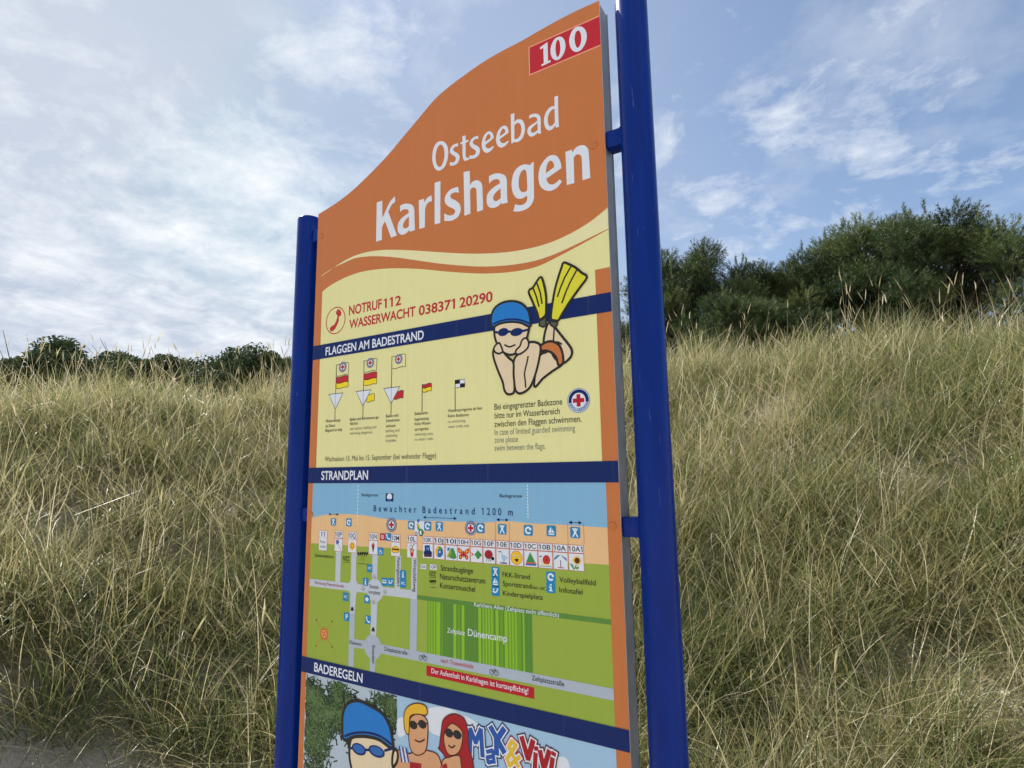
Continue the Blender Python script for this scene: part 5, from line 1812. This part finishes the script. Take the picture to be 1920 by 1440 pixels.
def pine_data(seed, H=5.2, W_=3.2, low=0.22, nclump=34, shoots=46, scale=1.0):
    """trunk mesh and needle mesh of a wind-shorn dune pine"""
    rr = random.Random(seed)
    rn = np.random.default_rng(seed)
    bm = bmesh.new()
    lean = Vector((rr.uniform(-.25, .25), rr.uniform(-.2, .2), 0))
    tk = [Vector((0, 0, -0.3))] + [Vector((lean.x * (t ** 1.5), lean.y * (t ** 1.5), H * 0.86 * t)) + Vector((rr.uniform(-.06, .06), rr.uniform(-.06, .06), 0)) for t in (0.12, 0.3, 0.5, 0.7, 0.88, 1.0)]
    limb(bm, tk, [0.17, 0.14, 0.12, 0.095, 0.07, 0.045, 0.02], 9)
    clumps = []
    for i in range(nclump):
        f = (i + 0.5) / nclump
        z = H * (low + (1 - low) * f ** 0.85)
        # broad, flat-topped crown
        wid = W_ / 2 * (0.55 + 0.55 * math.sin(math.pi * min(1, (0.15 + f * 0.78)))) * rr.uniform(0.45, 1.05)
        if f > 0.8:
            wid *= 0.75
        a = i * 2.4 + rr.uniform(-.4, .4)
        c = Vector((wid * math.cos(a) + lean.x * f, wid * math.sin(a) + lean.y * f, z + rr.uniform(-.15, .25)))
        k = max(0.12, min(0.8, f * 0.75))
        s0 = Vector((lean.x * k, lean.y * k, H * 0.86 * k * rr.uniform(0.75, 1.0) + 0.1))
        pth = wander(s0, c - Vector((0, 0, 0.1)), 5, 0.06, rr)
        limb(bm, pth, [0.05, 0.042, 0.034, 0.026, 0.018, 0.008], 6)
        rad = rr.uniform(0.36, 0.60) * (W_ / 3.4) ** 0.7
        clumps.append((c, rad, f))
        for _ in range(3):                                    # twigs into the clump
            e = c + Vector((rr.gauss(0, rad * .6), rr.gauss(0, rad * .6), rr.uniform(-.1, rad * .7)))
            limb(bm, wander(pth[3], e, 3, 0.07, rr), [0.016, 0.012, 0.008, 0.004], 4)
    parts = []
    roots, dirs, tints = [], [], []
    for c, rad, f in clumps:
        n = int(shoots * (rad / 0.4) ** 2)
        d = rn.normal(0, 1, (n, 3))
        d /= np.linalg.norm(d, axis=1)[:, None]
        q = np.array(c) + d * rad * rn.uniform(0.35, 1.05, (n, 1)) * np.array([1.15, 1.15, 0.75])
        ax = d * np.array([1, 1, 0.5]) + np.array([0, 0, 0.75]) + rn.normal(0, 0.3, (n, 3))
        roots.append(q)
        dirs.append(ax)
        tints.append(np.clip(rn.normal(0.45, 0.26) + rn.normal(0, 0.18, n), 0, 1))
    nb_ = 24                                                   # candles on top
    for _ in range(nb_):
        c, rad, f = clumps[rr.randrange(int(nclump * .45), nclump)]
        p = np.array(c) + np.array([rr.gauss(0, rad * .5), rr.gauss(0, rad * .5), rad * rr.uniform(.5, .85)])
        m = rr.choice((3, 4, 5, 6))
        for k in range(m):
            roots.append((p + np.array([0, 0, 0.055 * k]))[None, :] + rn.normal(0, 0.012, (1, 3)))
            dirs.append(np.array([[rr.gauss(0, .12), rr.gauss(0, .12), 1.0]]))
            tints.append(np.array([rr.uniform(0.45, 0.95)]))
    roots, dirs, tints = np.concatenate(roots), np.concatenate(dirs), np.concatenate(tints)
    dirs /= np.linalg.norm(dirs, axis=1)[:, None]
    # each shoot is a bottle-brush of needles
    per = 26
    N = len(roots) * per
    rt, ax = np.repeat(roots, per, 0), np.repeat(dirs, per, 0)
    t = rn.uniform(0, 1, N)[:, None]
    rnd = rn.normal(0, 1, (N, 3))
    rnd -= ax * np.sum(rnd * ax, 1)[:, None]
    rnd /= np.linalg.norm(rnd, axis=1)[:, None]
    nd = ax * rn.uniform(0.55, 1.1, (N, 1)) + rnd * 0.75
    nd /= np.linalg.norm(nd, axis=1)[:, None]
    p0 = rt + ax * (t * 0.20 - 0.04)
    ln_ = rn.uniform(0.065, 0.105, (N, 1))
    sd = np.cross(nd, rn.normal(0, 1, (N, 3)))
    sd /= np.linalg.norm(sd, axis=1)[:, None]
    wv = rn.uniform(0.0038, 0.0065, (N, 1))
    V = np.stack([p0 - sd * wv, p0 + sd * wv, p0 + nd * ln_], 1).reshape(-1, 3)
    T = np.arange(N * 3).reshape(-1, 3)
    tint = np.repeat(np.clip(np.repeat(tints, per) + rn.normal(0, 0.08, N), 0, 1), 3)
    parts = [(V, np.zeros((0, 4), int), T, tint)]
    ml_ = mesh_from('crown', parts, NEEDLE)
    mt = bpy.data.meshes.new('trunk')
    bm.to_mesh(mt)
    bm.free()
    mt.materials.append(BARK)
    for p in mt.polygons:
        p.use_smooth = True
    return mt, ml_


def shrub_data(seed, H=2.4, W_=3.2, n=46000):
    """broad-leaved bush: several stems and a crown of small leaves"""
    rr = random.Random(seed)
    rn = np.random.default_rng(seed)
    bm = bmesh.new()
    cl = []
    for i in range(22):
        a = i * 2.4
        rad = W_ / 2 * math.sqrt((i + .5) / 22) * rr.uniform(.75, 1.05)
        z = H * (0.42 + 0.5 * (1 - (rad / (W_ / 2)) ** 2 * 0.75)) * rr.uniform(0.78, 1.08)
        c = Vector((rad * math.cos(a), rad * math.sin(a), z))
        pth = wander(Vector((rr.gauss(0, .18), rr.gauss(0, .18), -.2)), c, 6, .07, rr)
        limb(bm, pth, [.05, .045, .038, .03, .022, .014, .006], 6)
        for _ in range(4):
            limb(bm, wander(pth[4], c + Vector((rr.gauss(0, .3), rr.gauss(0, .3), rr.gauss(.05, .22))), 3, .08, rr), [.014, .010, .007, .003], 4)
        cl.append((c, rr.uniform(.26, .48)))
    P, T_ = [], []
    for c, rad in cl:
        m = n // len(cl)
        d = rn.normal(0, 1, (m, 3))
        d /= np.linalg.norm(d, axis=1)[:, None]
        P.append(np.array(c) + d * rad * rn.uniform(.2, 1.15, (m, 1)) * np.array([1.1, 1.1, .85]))
        T_.append(np.clip(rn.normal(.45, .15) + rn.normal(0, .18, m), 0, 1))
    P, T_ = np.concatenate(P), np.concatenate(T_)
    N = len(P)
    a = rn.normal(0, 1, (N, 3))
    a /= np.linalg.norm(a, axis=1)[:, None]
    s_ = np.cross(a, rn.normal(0, 1, (N, 3)))
    s_ /= np.linalg.norm(s_, axis=1)[:, None]
    ln_ = rn.uniform(.035, .06, (N, 1))
    wv = ln_ * .38
    V = np.stack([P - a * ln_, P + s_ * wv, P + a * ln_, P - s_ * wv], 1).reshape(-1, 3)
    Q = np.arange(N * 4).reshape(-1, 4)
    ml_ = mesh_from('crown', [(V, Q, np.zeros((0, 3), int), np.repeat(T_, 4))], LEAF)
    mt = bpy.data.meshes.new('trunk')
    bm.to_mesh(mt)
    bm.free()
    mt.materials.append(BARK)
    return mt, ml_


def place(px, r):
    """a spot r metres away in the direction of picture column px (on the horizon)"""
    a = (px - 960) / 1085.0
    dx, dy = M[0][0] * a - M[0][2], M[1][0] * a - M[1][2]
    k = r / math.hypot(dx, dy)
    x, y = TC[0] + dx * k, TC[1] + dy * k
    return Vector((x, y, float(terrain_np(np.array([x]), np.array([y]))[0])))


def tree(name, data, loc, rot, scale, label, cat, group):
    o = empty(name, loc)
    o.rotation_euler = (0, 0, rot)
    o.scale = scale
    tag(o, label, cat, group)
    link('trunk', data[0], o)
    link('crown', data[1], o)
    return o


PA, PB, PC = pine_data(5, 4.9, 3.9, 0.12, 60, 150), pine_data(21, 5.2, 3.6, 0.10, 58, 150), pine_data(33, 2.6, 2.2, 0.06, 26, 210)
G1 = 'pines on the dune crest'
tree('pine_tree', PA, place(1292, 17.0), 0.4, (0.88, 0.88, 1.0), 'round-crowned dark green pine just right of the right blue post', 'tree', G1)
tree('pine_tree', PB, place(1482, 18.0), 1.9, (0.88, 0.88, 0.90), 'taller pine with upright shoots towards the right of the dune crest', 'tree', G1)
tree('pine_tree', PC, place(1392, 14.2), 0.0, (1, 1, 1), 'small pale green young pine standing before the two big pines', 'tree', G1)
tree('pine_tree', PC, place(1476, 15.0), 2.2, (1.25, 1.2, 0.85), 'low spreading pine bush at the foot of the taller pine', 'tree', G1)
tree('pine_tree', PB, place(1172, 22.0), 4.0, (0.9, 0.9, 0.86), 'pine glimpsed in the gap between sign panel and right post', 'tree', G1)
tree('pine_tree', PA, place(1640, 18.5), 2.9, (1.05, 1.05, 1.08), 'second large pine from the right edge of the view', 'tree', G1)
tree('pine_tree', PB, place(1790, 17.0), 5.1, (1, 1, 0.95), 'large pine at the far right edge of the view', 'tree', G1)
SA, SB = shrub_data(3), shrub_data(8, 2.0, 2.6)
G2 = 'dark bushes on the left dune crest'
tree('leafy_bush', SA, place(492, 15.0), 0.3, (0.85, 0.85, 1.0), 'dark leafy bush on the crest beside the left blue post', 'bush', G2)
tree('leafy_bush', SB, place(424, 15.4), 1.3, (0.8, 0.8, 1.12), 'lower leafy bush, next one left of the bush by the left post', 'bush', G2)
tree('leafy_bush', SA, place(300, 16.0), 2.2, (1.1, 1.1, 1.0), 'wide low bush in the middle of the left dune crest', 'bush', G2)
tree('leafy_bush', SB, place(120, 16.0), 3.7, (1.2, 1.2, 1.1), 'leftmost leafy bush on the dune crest', 'bush', G2)
